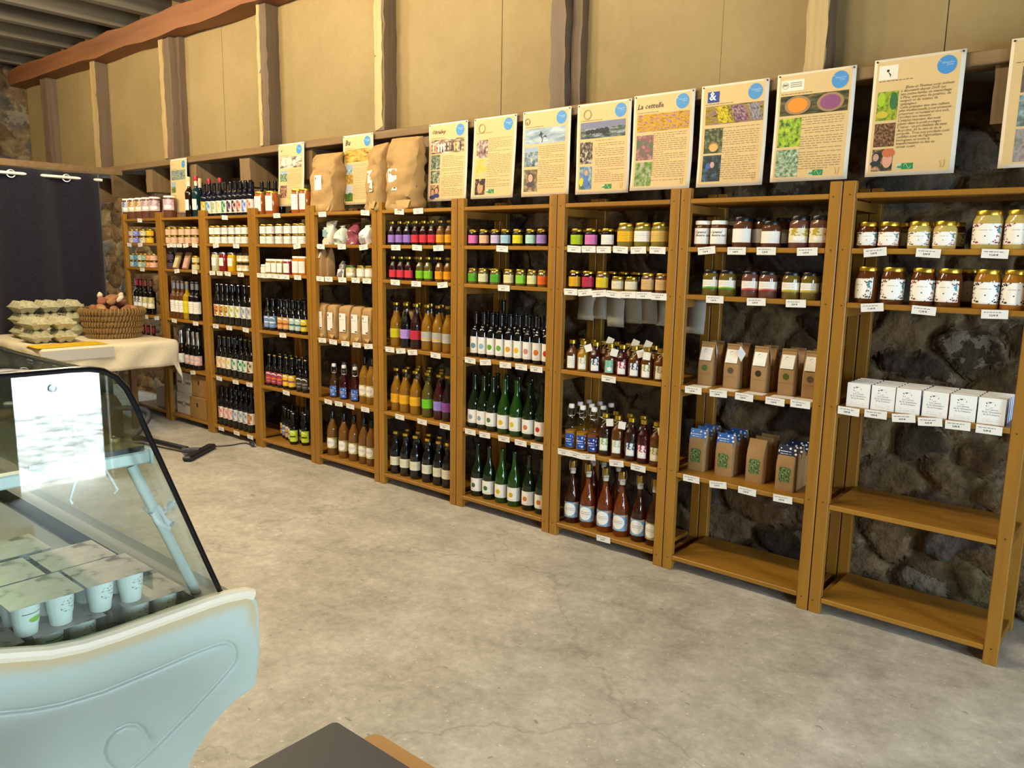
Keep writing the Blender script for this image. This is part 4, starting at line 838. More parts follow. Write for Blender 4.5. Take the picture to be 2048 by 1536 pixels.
# --- second bay
J2 = jar(0.07, 0.036, 0.011, 1.2, 0.06, 0.78)
two_high(J2, 2, 2, [(p, 'gold-lidded jar with peach label', 'terrine', ('e4b896', 'plain')) for p in (339, 351, 366, 379, 392)])
many('spirit', 2, 1, [(381, 'dark spirit bottle with cream cap', 'brown', (WH, 'plain'), {'cap': 'cream'}), (395, 'teal spirit bottle with red cap', 'teal', (WH, 'plain'), {'cap': 'red'})], y=0.07)
many('spirit', 2, 1, [(403, 'spirit bottle with cream cap', 'navy', None)], cap='cream', y=0.2, row='back')
many('spirit', 3, 1, [(421, 'spirit bottle with red cap', 'navy', None, {'cap': 'red'}), (428, 'spirit bottle with cream cap', 'navy', None, {'cap': 'cream', 'y': 0.36}), (443, 'spirit bottle with red cap', 'navy', None, {'cap': 'red'})], y=0.27, row='back')
BJ = jar(0.195, 0.056, 0.016, 1.1, 0.36, 0.84)
many(BJ, 2, 1, [(341, 'big jar with lilac label', 'terrine', ('d4bcc4', 'half', 'b89aa8', 'd8c4c8'))], lid='white', y=0.08)
two_high(jar(0.075, 0.036, 0.012, 1.0, 0.1, 0.7), 2, 3, [(338, 'dark purple jar', 'purplejar', ('4a3444', 'plain'))], lid='dark')
two_high(jar(0.06, 0.036, 0.011, 1.1, 0.1, 0.75), 2, 3, [(393, 'small jar with pale yellow label', 'honeypale', ('d8cf96', 'plain'))], lid='gold')
many('wine', 2, 4, [(p, 'amber wine bottle with white label', 'orangewine', (WH, 'plain')) for p in (347, 356, 367)]+[(377, 'wine bottle with yellow label', 'winegold', ('e0cc18', 'plain'))]+[(p, 'dark wine bottle with white label', 'dark', (WH, 'plain')) for p in (388, 397)], cap='grey', y=0.07)
many('sparkling', 2, 5, [(366, 'silver-foiled wine bottle with white label', 'brown', (WH, 'plain')), (380, 'dark sparkling bottle with pink label', 'dark', ('d8b4ac', 'disc', 'c09088', 'e8ccc4')), (390, 'dark sparkling bottle with pink label', 'dark', ('d8b4ac', 'disc', 'c09088', 'e8ccc4')), (399, 'dark sparkling bottle with pink label', 'dark', ('d8b4ac', 'disc', 'c09088', 'e8ccc4'))], cap='silver', y=0.07)
many('sparkling', 2, 5, [(358, 'silver-foiled wine bottle', 'brown', None)], cap='silver', y=0.19, row='back')
tags(2, 2, [338, 347, 358, 371, 389]); tags(2, 3, [353, 389]); tags(2, 4, [348, 391]); tags(2, 5, [385])
# --- bay beside the curtain
many(BJ, 1, 1, [(258, 'big white-lidded jar with pale blue label', 'terrine', ('c8ccc8', 'half', '6a8298', 'd8d8d0')), (270, 'big white-lidded jar with cream label', 'terrine', ('dcc69a', 'half', 'a87a4a', 'e0cca0')), (283, 'big white-lidded jar with cream label', 'terrine', ('dcc69a', 'half', 'a87a4a', 'e0cca0')), (297, 'big white-lidded jar with lilac label', 'terrine', ('d4bcb8', 'half', 'a88a98', 'd8c4c0')), (312, 'big white-lidded jar with lilac label', 'terrine', ('d4bcb8', 'half', 'a88a98', 'd8c4c0'))], lid='white', y=0.085)
J1 = jar(0.064, 0.038, 0.01, 1.2, 0.08, 0.8)
two_high(J1, 1, 2, [(p, '%s-labelled jar' % n, 'terrine', (c, 'art', a, c)) for p, n, c, a in ((262, 'grey', 'c4b8aa', 'a09488'), (275, 'blue', '7a80c8', 'a8ace0'), (288, 'cream', 'd4cca0', 'a8a07a'), (302, 'yellow', 'dcae10', 'eccc40'))], lid='brass')
two_high(J1, 1, 3, [(p, '%s-labelled jar' % n, 'terrine', (c, 'art', a, c)) for p, n, c, a in ((261, 'teal', '86aca4', 'b4ccc0'), (271, 'blue', '3f74a8', '6a9ac4'), (281, 'white', 'c4ccb8', 'a0ac98'), (292, 'sage', '88a088', 'a8b89c'), (302, 'orange', 'dc8a4a', 'e8b080'), (309, 'peach', 'e0b096', 'e8c8b0'))], lid='brass')
many('wine', 1, 4, [(275, 'red-capsuled wine bottle with white label', 'dark', (WH, 'half', '5a5a60', WH), {'cap': 'burgundy'}), (284, 'red-capsuled wine bottle with white label', 'dark', (WH, 'half', '5a5a60', WH), {'cap': 'burgundy'}), (294, 'brown-capsuled wine bottle with cream label', 'dark', ('d8d29a', 'half', 'a8a468', 'd8d29a'), {'cap': 'brown'}), (305, 'brown-capsuled wine bottle with cream label', 'dark', ('d8d29a', 'half', 'a8a468', 'd8d29a'), {'cap': 'brown'})], y=0.07)
many('wine', 1, 5, [(p, 'dark wine bottle with pink label', 'brown', ('c8948c', 'plain')) for p in (290, 300, 311)], y=0.07, cap='burgundy')
tags(1, 1, [279]); tags(1, 2, [258, 280]); tags(1, 3, [284]); tags(1, 4, [291, 313])

# ------------------------------------------------------------------ paper bags, boxes, cartons on the shelves
def put(root, b, s, desc, cat, px, row=''): register(root, b, s, desc, cat, px, None, row); return root
def flat_label(parent, x0, x1, z0, z1, y, m, name='label', lean=0.0):
    me = sheetmesh(lambda u, v: (x0+(x1-x0)*u, y-lean*((1-v)*(z1-z0)), z1+(z0-z1)*v)); return link(name, me, m, parent)
BAGME = {}
def writing(parent, body, size, x, y, z, m=None, align='LEFT', shear=0.0, bold=0.0, name='printed_text', spacing=1.0):
    return link(name, front(textmesh(body, size, align, shear, bold, spacing), lambda a, c: (x+a, y, z+c)), m or INK(), parent)
# kraft flour bags (fifth bay, fourth shelf)
flour = [loftbag([(0.052, 0.042, 0, 0, 0), (0.055, 0.045, 0.006, 0, 0), (0.055, 0.044, 0.06, 0, 0), (0.054, 0.044, 0.14, 0, 0), (0.053, 0.042, 0.195, 0, 0.002), (0.051, 0.036, 0.225, 0, 0.004), (0.047, 0.022, 0.24, 0, 0.006), (0.044, 0.008, 0.243, 0, 0.008)], 24, 0.28, k, 0.05) for k in range(3)]
for i, px in enumerate((650, 672, 696, 720, 742)):
    z = SZ[4]; y = 0.075; x = xs(px, y, z); x = min(x, XB[5]-0.112)
    o = link('flour_bag', flour[i % 3], kraft('bb9560'), None, (x, y, z), (0, 0, random.uniform(-0.08, 0.08)))
    l = flat_label(o, -0.034, 0.034, 0.06, 0.19, -0.0495, mat('eeeae0', 0.5)); writing(l, 'B', 0.024, -0.028, -0.0502, 0.162, mat('3c4630', 0.6), bold=0.0006)
    writing(l, 'Farine de blé', 0.0085, -0.028, -0.0502, 0.143); m = MB()
    m.box(0.006, 0.03, -0.0503, -0.0497, 0.066, 0.075).build('stamp', mat('44484a', 0.6), l)
    flap = MB().add([(-0.02, -0.0475, 0.03), (0.05, -0.0475, 0.032), (0.03, -0.052, 0.002)], [(0, 1, 2)]).build('bottom_fold', kraft('c9a670'), o)
    put(o, 5, 4, 'kraft flour bag with white label', 'packet', px)
for i, px in enumerate((652, 676, 700, 724)):
    z = SZ[4]; o = link('flour_bag', flour[i % 3], kraft('bb9560'), None, (min(xs(px, 0.18, z), XB[5]-0.112), 0.185, z)); put(o, 5, 4, 'kraft flour bag', 'packet', px, 'back')
o = link('flour_bag', flour[1], kraft('bb9560'), None, (XB[5]+0.115, 0.2, SZ[4])); flat_label(o, -0.034, 0.034, 0.06, 0.19, -0.0495, mat('eeeae0', 0.5)); put(o, 6, 4, 'kraft flour bag behind the juice bottles', 'packet', 774)
# big paper sacks on the top shelf
def sack(seed, hw, hd, h, fold):
    S = [(hw*0.92, hd*0.95, 0, 0, 0), (hw, hd, 0.012, 0, 0), (hw*0.99, hd, 0.07, 0, 0), (hw*0.98, hd*0.98, 0.15, 0.003, 0), (hw*1.0, hd*1.0, 0.24, 0, 0.003), (hw*1.0, hd*0.86, 0.31, 0, 0.006), (hw*1.02, hd*0.5, h*0.92, -0.004, 0.012), (hw*1.04, hd*0.16, h*0.985, -0.008, 0.02), (hw*1.03, hd*0.12, h+0.002, -0.008, 0.022)]
    return loftbag(S, 48, 0.36, seed, 0.085, 34)
for px, b, hw, hd, h, y, rz, seed, desc, lx in ((657, 5, 0.128, 0.075, 0.41, 0.092, 0.05, 3, 'tall kraft sack standing over the lime-free fifth bay', -0.05), (760, 5, 0.10, 0.07, 0.43, 0.075, -0.28, 5, 'narrow kraft sack between the two bays', -0.03), (812, 6, 0.125, 0.075, 0.455, 0.085, 0.06, 8, 'widest kraft sack', -0.08)):
    z = SZ[1]; o = link('paper_sack', sack(seed, hw, hd, h, 0), kraft('b8945f'), None, (xs(px, y, z), y, z), (0, 0, rz))
    l = flat_label(o, lx, lx+0.075, 0.12, 0.255, -hd-0.004, mat('f0ece2', 0.5)); writing(l, 'B', 0.024, lx+0.006, -hd-0.0048, 0.225, mat('2f3630', 0.6), bold=0.0006)
    MB().box(lx+0.045, lx+0.067, -hd-0.0048, -hd-0.0042, 0.13, 0.138).build('stamp', mat('55585a', 0.6), l)
    MB().add([(-hw*0.2, -hd-0.002, 0.055), (hw*0.9, -hd-0.002, 0.06), (hw*0.75, -hd-0.008, 0.008), (hw*0.1, -hd-0.009, 0.012)], [(0, 1, 2, 3)]).build('bottom_fold', kraft('c3a06a'), o)
    o['label'] = {657: 'tall kraft paper sack with white label, left of the three on the top shelves', 760: 'narrow turned kraft paper sack with white label, middle of the three', 812: 'widest kraft paper sack with white label, right of the three'}[px]
    o['category'] = 'sack'; o['group'] = 'kraft paper sacks on the top shelves'
# bags on the fifth bay's second and third shelves
def softbag(px, y, z, hw, hd, h, m, seed, neck=0.35):
    S = [(hw*0.9, hd*0.95, 0, 0, 0), (hw, hd, 0.01, 0, 0), (hw*1.02, hd, h*0.35, 0, 0), (hw*0.95, hd*0.9, h*0.6, 0, 0), (hw*0.75, hd*0.6, h*0.78, 0, 0.002), (hw*neck, hd*0.3, h*0.9, 0, 0.004), (hw*neck*1.5, hd*0.2, h, 0.004, 0.006)]
    return link('gift_bag' if neck < 0.5 else 'packet', loftbag(S, 28, 0.55, seed, 0.10, 18), m, None, (xs(px, y, z), y, z), (0, 0, random.uniform(-0.2, 0.1)))
film = mat('d8d4cc', 0.15, 0, 0.6)
o = softbag(662, 0.08, SZ[2], 0.055, 0.04, 0.165, mat('e6dcc4', 0.3), 11, 0.6); flat_label(o, -0.035, 0.02, 0.055, 0.105, -0.046, lab('8fb0b4', 'plain')); put(o, 5, 2, 'tall cream bag with blue-grey label', 'packet', 662)
o = softbag(686, 0.075, SZ[2], 0.05, 0.038, 0.135, mat('d4dccb', 0.25), 12); flat_label(o, -0.032, 0.03, 0.02, 0.085, -0.0435, lab('a8c4ac', 'plain')); put(o, 5, 2, 'tied bag with pale green label', 'packet', 686)
o = softbag(711, 0.08, SZ[2], 0.05, 0.038, 0.15, mat('8a4450', 0.2), 13); flat_label(o, -0.045, -0.01, 0.02, 0.08, -0.0435, lab('b8b4ac', 'plain')); put(o, 5, 2, 'tied red bag with grey label', 'packet', 711)
o = softbag(735, 0.07, SZ[2], 0.045, 0.038, 0.13, mat('f0ece4', 0.4), 14); flat_label(o, -0.03, 0.02, 0.012, 0.045, -0.0435, lab('8f8a90', 'plain')); writing(o, 'Sablés', 0.014, -0.03, -0.0445, 0.062, bold=0.0004); put(o, 5, 2, 'white cloth bag with dark lettering', 'packet', 735)
def teabag(kind, x, y, z, rz=0.0, m=None, tilt=0.0):
    if kind not in BAGME:
        if kind == 'tall': BAGME[kind] = loftbag([(0.036, 0.030, 0, 0, 0), (0.037, 0.031, 0.004, 0, 0), (0.037, 0.031, 0.10, 0, 0), (0.036, 0.024, 0.15, 0, 0.002), (0.0355, 0.010, 0.195, 0, 0.003), (0.0355, 0.004, 0.203, 0, 0.003), (0.0355, 0.006, 0.206, 0, 0.002), (0.0355, 0.006, 0.214, 0, 0.002)], 24, 0.16)
        else: BAGME[kind] = loftbag([(0.043, 0.034, 0, 0, 0), (0.044, 0.035, 0.004, 0, 0), (0.044, 0.035, 0.12, 0, 0), (0.044, 0.026, 0.16, 0, 0.001), (0.0435, 0.008, 0.20, 0, 0.001), (0.0435, 0.003, 0.208, 0, 0.001)], 24, 0.14)
    return link('tea_packet', BAGME[kind], m or kraft('ab8657'), None, (x, y, z), (tilt, 0, rz))
for px, d in ((645, 'slim kraft tea packet with white label'), (659, 'slim kraft tea packet, unlabelled face')):
    o = teabag('tall', xs(px, 0.06 if px == 645 else 0.09, SZ[3]), 0.06 if px == 645 else 0.09, SZ[3], -0.2)
    if px == 645: flat_label(o, -0.026, 0.024, 0.13, 0.18, -0.0325, lab(WH, 'soap'), lean=-0.42)
    put(o, 5, 3, d, 'packet', px)
o = MB().box(-0.034, 0.034, -0.0008, 0.0008, 0, 0.055).build('gift_card', mat('f0ede4', 0.5), None, (xs(681, 0.05, SZ[3]), 0.05, SZ[3]), (-0.08, 0, 0)); put(o, 5, 3, 'small white card standing before grey bag', 'card', 681)
MB().box(0.008, 0.026, -0.0013, -0.0007, 0.028, 0.04).build('printed_mark', mat('5a74a4', 0.6), o)
o = softbag(687, 0.09, SZ[3], 0.045, 0.034, 0.115, mat('8a8478', 0.3), 17); put(o, 5, 3, 'grey tied bag behind white card', 'packet', 687)
# leaning packets, second bay third shelf
for px, c, l in ((352, 'a88a5c', 'd8cf9a'), (371, 'b08a68', 'dca89a')):
    x = xs(px, 0.05, SZ[3]); o = MB().box(-0.042, 0.042, -0.012, 0.012, 0, 0.155, 0.006).build('packet', kraft(c), None, (x, 0.045, SZ[3]+0.003), (-0.32, 0, 0))
    flat_label(o, -0.03, 0.03, 0.012, 0.10, -0.0127, lab(l, 'plain')); put(o, 2, 3, 'leaning kraft packet with %s label' % ('cream' if px == 352 else 'pink'), 'packet', px)
# kraft tea packets, second bay from the right end
for i, (px, c) in enumerate(((1413, '8a9cae'), (1464, 'a89ca4'), (1519, '9c9aa0'), (1574, '5f9098'), (1622, '6a7a7a'))):
    y = 0.115; x = min(xs(px, y, SZ[4]), XB[9]-0.0945)
    o = teabag('tall', x, y, SZ[4], 0.0, None)
    flat_label(o, -0.030, 0.030, 0.125, 0.187, -0.0322, lab(WH, 'soap', c), lean=-0.36)
    MB().add([(0.015*math.cos(a), -0.0317, 0.088+0.015*math.sin(a)) for a in np.linspace(0, 2*math.pi, 25)[:-1]], [tuple(range(24))]).build('round_window', mat(('4f6a34', '5a4a36', '3a2c20', '4a5c22', '5a4a36')[i], 0.35), o)
    MB().box(-0.0362, 0.0362, -0.0318, -0.0311, 0.058, 0.0592).build('fold_line', kraft('97744a'), o)
    put(o, 9, 4, 'kraft tea packet with round window', 'packet', px)
    o2 = teabag('tall', min(x+0.006, XB[9]-0.0945), y+0.085, SZ[4]); put(o2, 9, 4, 'kraft tea packet', 'packet', px, 'back')
    if i < 4:
        m = MB(); c0 = random.uniform(-0.3, 0.3)
        Q = [(0.042, -0.028, 0.21), (0.066, -0.020, 0.175), (0.050, -0.03, 0.135), (0.030, -0.034, 0.17)] if i == 1 else [(0.040, -0.006, 0.205), (0.047, -0.012, 0.165), (0.044, 0.004, 0.13), (0.041, 0.018, 0.17)]
        m.add(Q+[(q[0]+0.001, q[1]-0.001, q[2]) for q in Q], [(0, 1, 2, 3), (7, 6, 5, 4), (0, 4, 5, 1), (1, 5, 6, 2), (2, 6, 7, 3), (3, 7, 4, 0)])
        h = m.build('hang_tag', mat('dcdce0', 0.6), o); MB().tube([(0.02, 0.002, 0.214), (0.036, -0.004, 0.222), (0.041, -0.008, 0.206)], 0.0012, 5).build('raffia_tie', mat('a89868', 0.8), o)
    p = MB().box(-0.048, 0.048, 0.004, 0.07, 0, 0.0007).build('paper_slip', mat('f2efe8', 0.5), None, (min(xs((1398, 1452, 1507, 1563, 1612)[i], 0.03, SZ[4]), XB[9]-0.104), 0.005, SZ[4]+0.0002), (0, 0, random.uniform(-0.05, 0.05)))
    put(p, 9, 4, 'white slip under tea packet', 'paper', px)
for i, (px, d, lb) in enumerate(((1396, 'pale blue header', ('4f7fc0', 'flowers', 'e6ecf4')), (1450, 'blue flowered header', ('2f5fae', 'flowers', 'e6ecf4')), (1512, None, None), (1572, 'navy white-flowered header', ('1d2547', 'flowers', 'f4f4f0')))):
    y = 0.14 if i < 3 else 0.10; x = xs(px, y, SZ[5])
    for k in (0, 1, 2):
        yy = y+k*0.072
        o = teabag('window', x-0.012*k*0.5+k*0.006, yy, SZ[5], 0.0)
        if lb:
            h = 0.062
            m = sheetmesh(lambda u, v: ((u*2-1)*0.0446, -0.0005-(0.007 if v < 0.05 else 0.008+0.30*(v)*h), 0.211-v*h+0.0), 1, 6); link('printed_header', m, lab(*lb), o)
        if k == 0:
            P = [(-0.026, 0.050), (-0.027, 0.105), (-0.02, 0.115), (0.02, 0.115), (0.027, 0.105), (0.026, 0.050), (0.02, 0.044), (-0.02, 0.044)]
            link('leaf_window', mesh('window', [(a, -0.0358, c) for a, c in P], [tuple(range(8))], 0, [((a+0.03)/0.06, (c-0.04)/0.08) for a, c in P]), lab('6a8a3c', 'window', '52703a', 'a4b078'), o)
            put(o, 9, 5, 'kraft herb packet with %s' % d if d else 'plain kraft herb packet with leafy window', 'packet', px)
        else: put(o, 9, 5, 'herb packet with %s' % d if d else 'plain herb packet', 'packet', px+k*9, 'back')
# white boxes, rightmost bay: six columns, five deep
side = ['6a84c8', 'd8c84a', '6aa4d0', 'd88a3c', '5a5c60', '6a8ac8']
for i, px in enumerate((1716, 1765, 1815, 1869, 1924, 1981)):
    for k in range(5):
        y = 0.032+k*0.041; z = SZ[4]; x = xs(px, 0.035, z)+0.004*k*0.2
        x = min(max(x, XB[9]+0.103), XB[10]-0.103)
        o = link('soap_box', KM.setdefault('soapbox', MB().box(-0.0465, 0.0465, -0.0095, 0.0095, 0, 0.104, 0.0015).build('tmp', None).data), mat('f4f3ee', 0.45), None, (x, y, z), (0, 0, random.uniform(-0.015, 0.015)))
        MB().box(0.0464, 0.0468, -0.009, 0.009, 0.001, 0.103).build('coloured_side', mat(side[i], 0.5), o)
        MB().box(-0.0468, -0.0464, -0.009, 0.009, 0.001, 0.103).build('coloured_side', mat(side[i], 0.5), o)
        if k == 0:
            f = flat_label(o, -0.046, 0.046, 0.001, 0.103, -0.0099, lab('f4f3ee', 'soap'), 'printed_front')
            writing(f, 'Les savons\nde la Chaumière\nde la Fontaine', 0.0098, 0.0, -0.0103, 0.056, mat('6a6a66', 0.6), 'CENTER', 0, 0, 'printed_text', 1.0)
            MB().box(-0.012, 0.012, -0.0102, -0.0093, 0.0, 0.0035).build('thumb_notch', mat('c9c6be', 0.6), f)
        ol = put(o, 10, 4, 'small white box in the %s column' % ORD[i+1], 'box', px+k)
        ol['label'] = ('white printed box, front of the %s column from left, fourth shelf, rightmost bay' % ORD[i+1]) if k == 0 else 'white box, %s from front in the %s column, fourth shelf, rightmost bay' % (ORD[k+1], ORD[i+1])
        ol['group'] = 'white boxes on the fourth shelf of the rightmost bay'
        for key in [q for q in ITEMS if q[2].startswith('small white box in')]: del ITEMS[key]
for q in list(bpy.data.objects):
    if q.name.startswith('tmp'): bpy.data.objects.remove(q)
# cartons at the foot of the first two bays
def carton(x0, x1, y0, y1, z0, h, m, label, mark=None, rz=0):
    cx, cy_ = (x0+x1)/2, (y0+y1)/2; hw, hd = (x1-x0)/2, (y1-y0)/2
    o = tag(MB().box(-hw, hw, -hd, hd, 0, h, 0.003).build('carton', m, None, (cx, cy_, z0), (0, 0, rz)), label, 'box', 'cartons at the foot of the left bays')
    MB().box(-0.004, 0.004, -hd-0.0005, hd, h-0.0002, h+0.0006).build('tape_seam', mat('b9a680', 0.4), o)
    if mark == 'dark': MB().box(-0.022, 0.006, -hd-0.001, -hd+0.001, h*0.55, h*0.75).build('printed_mark', mat('3a3024', 0.6), o)
    if mark == 'band':
        MB().box(-hw+0.01, -0.03, -hd-0.001, -hd+0.001, h*0.45, h*0.57).box(0.03, hw-0.01, -hd-0.001, -hd+0.001, h*0.45, h*0.57).build('printed_band', mat('7a7660', 0.6), o)
        MB().tube([(0.022*math.cos(a), -hd-0.0005, h*0.5+0.024*math.sin(a)) for a in np.linspace(0, 2*math.pi, 20)], 0.003, 5).build('printed_ring', mat('7a7660', 0.6), o)
    return o
wc, kc = mat('cfc8ba', 0.6), kraft('a07a48')
carton(-7.36, -7.075, 0.06, 0.34, SZ[6], 0.185, wc, 'white carton alone on the bottom shelf of the bay beside the curtain')
c0 = -6.94
carton(c0, c0+0.26, 0.05, 0.33, SZ[6], 0.195, wc, 'lower white carton with ring emblem, bottom shelf, second bay from curtain', 'band')
carton(c0, c0+0.26, 0.06, 0.34, SZ[6]+0.196, 0.19, wc, 'upper white carton with band print, bottom shelf, second bay from curtain', 'band')
carton(c0+0.295, c0+0.58, 0.02, 0.30, SZ[6], 0.195, kc, 'lower brown carton, bottom shelf, second bay from curtain', 'dark')
carton(c0+0.305, c0+0.575, 0.04, 0.31, SZ[6]+0.196, 0.2, kc, 'upper brown carton, bottom shelf, second bay from curtain', 'dark')
# paper sheets hanging under the third shelf
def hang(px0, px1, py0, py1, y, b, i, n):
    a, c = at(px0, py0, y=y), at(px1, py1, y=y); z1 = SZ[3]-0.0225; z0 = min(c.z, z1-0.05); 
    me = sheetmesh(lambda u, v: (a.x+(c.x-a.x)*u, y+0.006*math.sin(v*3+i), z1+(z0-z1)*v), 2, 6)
    o = link('paper_sheet', me, mat('8a867a', 0.6)); mo = o.modifiers.new('thickness', 'SOLIDIFY'); mo.thickness = 0.0008  # white paper, its shade put into a grey colour
    tag(o, 'shade-painted white sheet hanging under the third shelf, %s, %s' % (ORD[i]+' from left' if n > 1 else 'at its left upright', BAYN[b]), 'paper', 'shade-painted white sheets hanging under the third shelf')
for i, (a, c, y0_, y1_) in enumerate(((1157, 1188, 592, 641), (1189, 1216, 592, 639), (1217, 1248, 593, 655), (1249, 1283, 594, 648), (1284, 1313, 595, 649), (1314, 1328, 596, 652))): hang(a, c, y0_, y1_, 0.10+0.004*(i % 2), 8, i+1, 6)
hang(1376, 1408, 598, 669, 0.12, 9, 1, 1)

# ------------------------------------------------------------------ posters pinned to the rail
YPST = 0.155
PTAN, PW = mat('dcbf88', 0.6, spec=0.3), mat('efe6d2', 0.6, spec=0.3)
def poster(i, x0, x1, zt, zb, label, photos, logo=None, body=(0.42, 0.93), eco=False, lines=None, bend=0.012, tilt=0.0):
    rnd = random.Random(i*13)
    b1, b2 = rnd.uniform(0.3, 1)*bend, rnd.uniform(-1, 1)*bend*0.6
    def S(u, v, off=0.0):
        y = YPST-b1*v*v*v-b2*0.5*math.sin(u*3.1)*v-0.004*math.sin(v*5+i)*v-off
        return (x0+(x1-x0)*u+tilt*v, min(y, 0.168), zt+(zb-zt)*v)
    root = link('poster', sheetmesh(lambda u, v: S(u, v), 8, 12), PW); m_ = root.modifiers.new('thickness', 'SOLIDIFY'); m_.thickness = 0.0006; m_.offset = -1
    tag(root, label, 'poster', 'producer posters pinned to the rail')
    sub = lambda u0, v0, u1, v1, off: sheetmesh(lambda u, v: S(u0+(u1-u0)*u, v0+(v1-v0)*v, off), max(1, int(6*(u1-u0))), max(2, int(10*(v1-v0))))
    link('printed_area', sub(0.035, 0.02, 0.95, 0.97, 0.0008), PTAN, root)
    for (u0, v0, u1, v1, pm) in photos: link('photo', sub(u0, v0, u1, v1, 0.0014), photo(*pm), root)
    # blue round emblem with white lettering
    A_ = np.linspace(0, 2*math.pi, 25)[:-1]; w = x1-x0; hh = zt-zb; cu, cv, rr = 0.81, 0.108, 0.105
    disc = lambda k, off: mesh('disc', [S(cu+k*rr*math.cos(a), cv-k*rr*w/hh*math.sin(a), off) for a in A_], [tuple(range(24))], 0)
    e = link('blue_emblem', disc(1, 0.0016), mat('3f8fd0', 0.5), root)
    def wr(body, size, u, v, par, m=None, align='LEFT', shear=0.0, bold=0.0, name='printed_text', spacing=1.0, off=0.0022, sx=1.0):
        return link(name, front(textmesh(body, size, align, shear, bold, spacing), lambda a, c: S(u+a*sx/w, v-c/hh, off)), m or mat('4a4030', 0.6), par)
    wr('le\n   Champêtre\n          Drive', 0.0102, cu-0.088, cv-0.03, e, mat('a8d0f0', 0.6), 'LEFT', 0.25, 0.0002, 'lettering', 0.85)
    m = MB(); r2 = random.Random(i)
    if lines:
        wr('\n'.join(lines), 0.0152, 0.33, 0.265, root, mat('5a4a30', 0.6), 'LEFT', 0.22, 0, 'body_text', 0.86, sx=0.96)
    else:
        v = body[0]
        while v < body[1]:
            u = 0.36+(0.05 if r2.random() < 0.15 else 0); end = 0.9 if r2.random() > 0.16 else r2.uniform(0.55, 0.8)
            while u < end:
                l = min(r2.uniform(0.025, 0.09), end-u)
                m.add([S(u, v, 0.0016), S(u+l, v, 0.0016), S(u+l, v+0.006, 0.0016), S(u, v+0.006, 0.0016)], [(3, 2, 1, 0)]); u += l+0.016
            v += 0.0215+(0.014 if r2.random() < 0.12 else 0)
        m.build('body_text', mat('957f55', 0.6), root, smooth=0)
    m = MB(); u = 0.07
    for k in range(9):
        l = r2.uniform(0.015, 0.05); m.add([S(u, 0.183, 0.0016), S(u+l, 0.183, 0.0016), S(u+l, 0.19, 0.0016), S(u, 0.19, 0.0016)], [(3, 2, 1, 0)]); u += l+0.01
    m.build('heading_line', mat('8a7650', 0.6), root, smooth=0)
    if logo:
        kind, *a = logo
        if kind == 'script': wr(a[0], a[1], a[2], a[3], root, mat('33291c', 0.6), 'LEFT', 0.3, a[4] if len(a) > 4 else 0.0003, 'logo')
        elif kind == 'ring':
            c_u, c_v, r_ = a[:3]; q = MB()
            for rk in (1.0, 0.82): q.tube([S(c_u+rk*r_*math.cos(t), c_v-rk*r_*w/hh*math.sin(t), 0.0022) for t in np.linspace(0, 2*math.pi, 24)], 0.0007, 4)
            q.build('logo', mat('6a5a40', 0.6), root)
            if len(a) > 3: wr(a[3], 0.022, c_u-r_*0.55, c_v+0.02, root, mat('4a4234', 0.6), 'LEFT', 0.2, 0.0003, 'logo_letters')
        elif kind == 'card':
            u0, v0, u1, v1 = a; c_ = link('logo_card', sub(u0, v0, u1, v1, 0.0014), mat('ece8d4', 0.6), root)
        elif kind == 'amp':
            link('logo_card', sub(0.10, 0.065, 0.28, 0.17, 0.0014), photo('22408a', '2a4c98', '24448e', 3, 2), root); wr('&', 0.055, 0.125, 0.145, root, mat('eef0f4', 0.6), 'LEFT', 0, 0.001, 'logo_letter')
    if eco:
        ue, ve = eco
        link('green_mark', sub(ue, ve, ue+0.055, ve+0.045, 0.0014), mat('bcd8b8', 0.6), root)
        g_ = link('green_mark', sub(ue+0.06, ve-0.004, ue+0.19, ve+0.048, 0.0014), mat('1f8a44', 0.6), root)
        m = MB().tube([S(ue+0.085+0.08*t, ve+0.022-0.02*math.sin(t*6.28), 0.0020) for t in np.linspace(0, 1, 12)], 0.0008, 4); m.build('leaf_mark', mat('e8f0e4', 0.6), g_)
        wr('AB', 0.014, ue+0.006, ve+0.036, root, mat('2c7a44', 0.6), 'LEFT', 0.2, 0.0003, 'mark_letters')
    if i >= 7:
        m = MB().tube([S(0.84, 0.89, 0.0018), S(0.855, 0.925, 0.0018), S(0.85, 0.95, 0.0018)], 0.0008, 4).tube([S(0.885, 0.885, 0.0018), S(0.89, 0.92, 0.0018), S(0.875, 0.95, 0.0018)], 0.0008, 4)
        m.build('small_emblem', mat('d0a030', 0.6), root)
    for u in (0.03, 0.97):
        MB().lathe([(0.004, 0), (0.0035, 0.003), (0.0005, 0.0035)], 8).build('pin', mat('2a2620', 0.4), root, S(u, 0.018, 0.001), (math.pi/2, 0, 0))
    PO[i] = (S, root, sub)
    return S, root, sub
PO = {}
B3 = lambda a, b, c: [(0.07, 0.40, 0.30, 0.575, a), (0.07, 0.60, 0.30, 0.765, b), (0.07, 0.79, 0.30, 0.955, c)]
BAN = lambda a, u0=0.07, u1=0.91: (u0, 0.205, u1, 0.385, a)
GRN, BRN, SKY, PINK = ('2c3c1c', '5a7a34', '9ab060'), ('3a2a1c', '6a4c34', 'a08060'), ('6a8098', '9cb0bc', 'd0d8d8'), ('6a3a4a', '9a6070', 'd0b0b0')
FACE = ('3a2a22', 'b08468', 'd8b498')
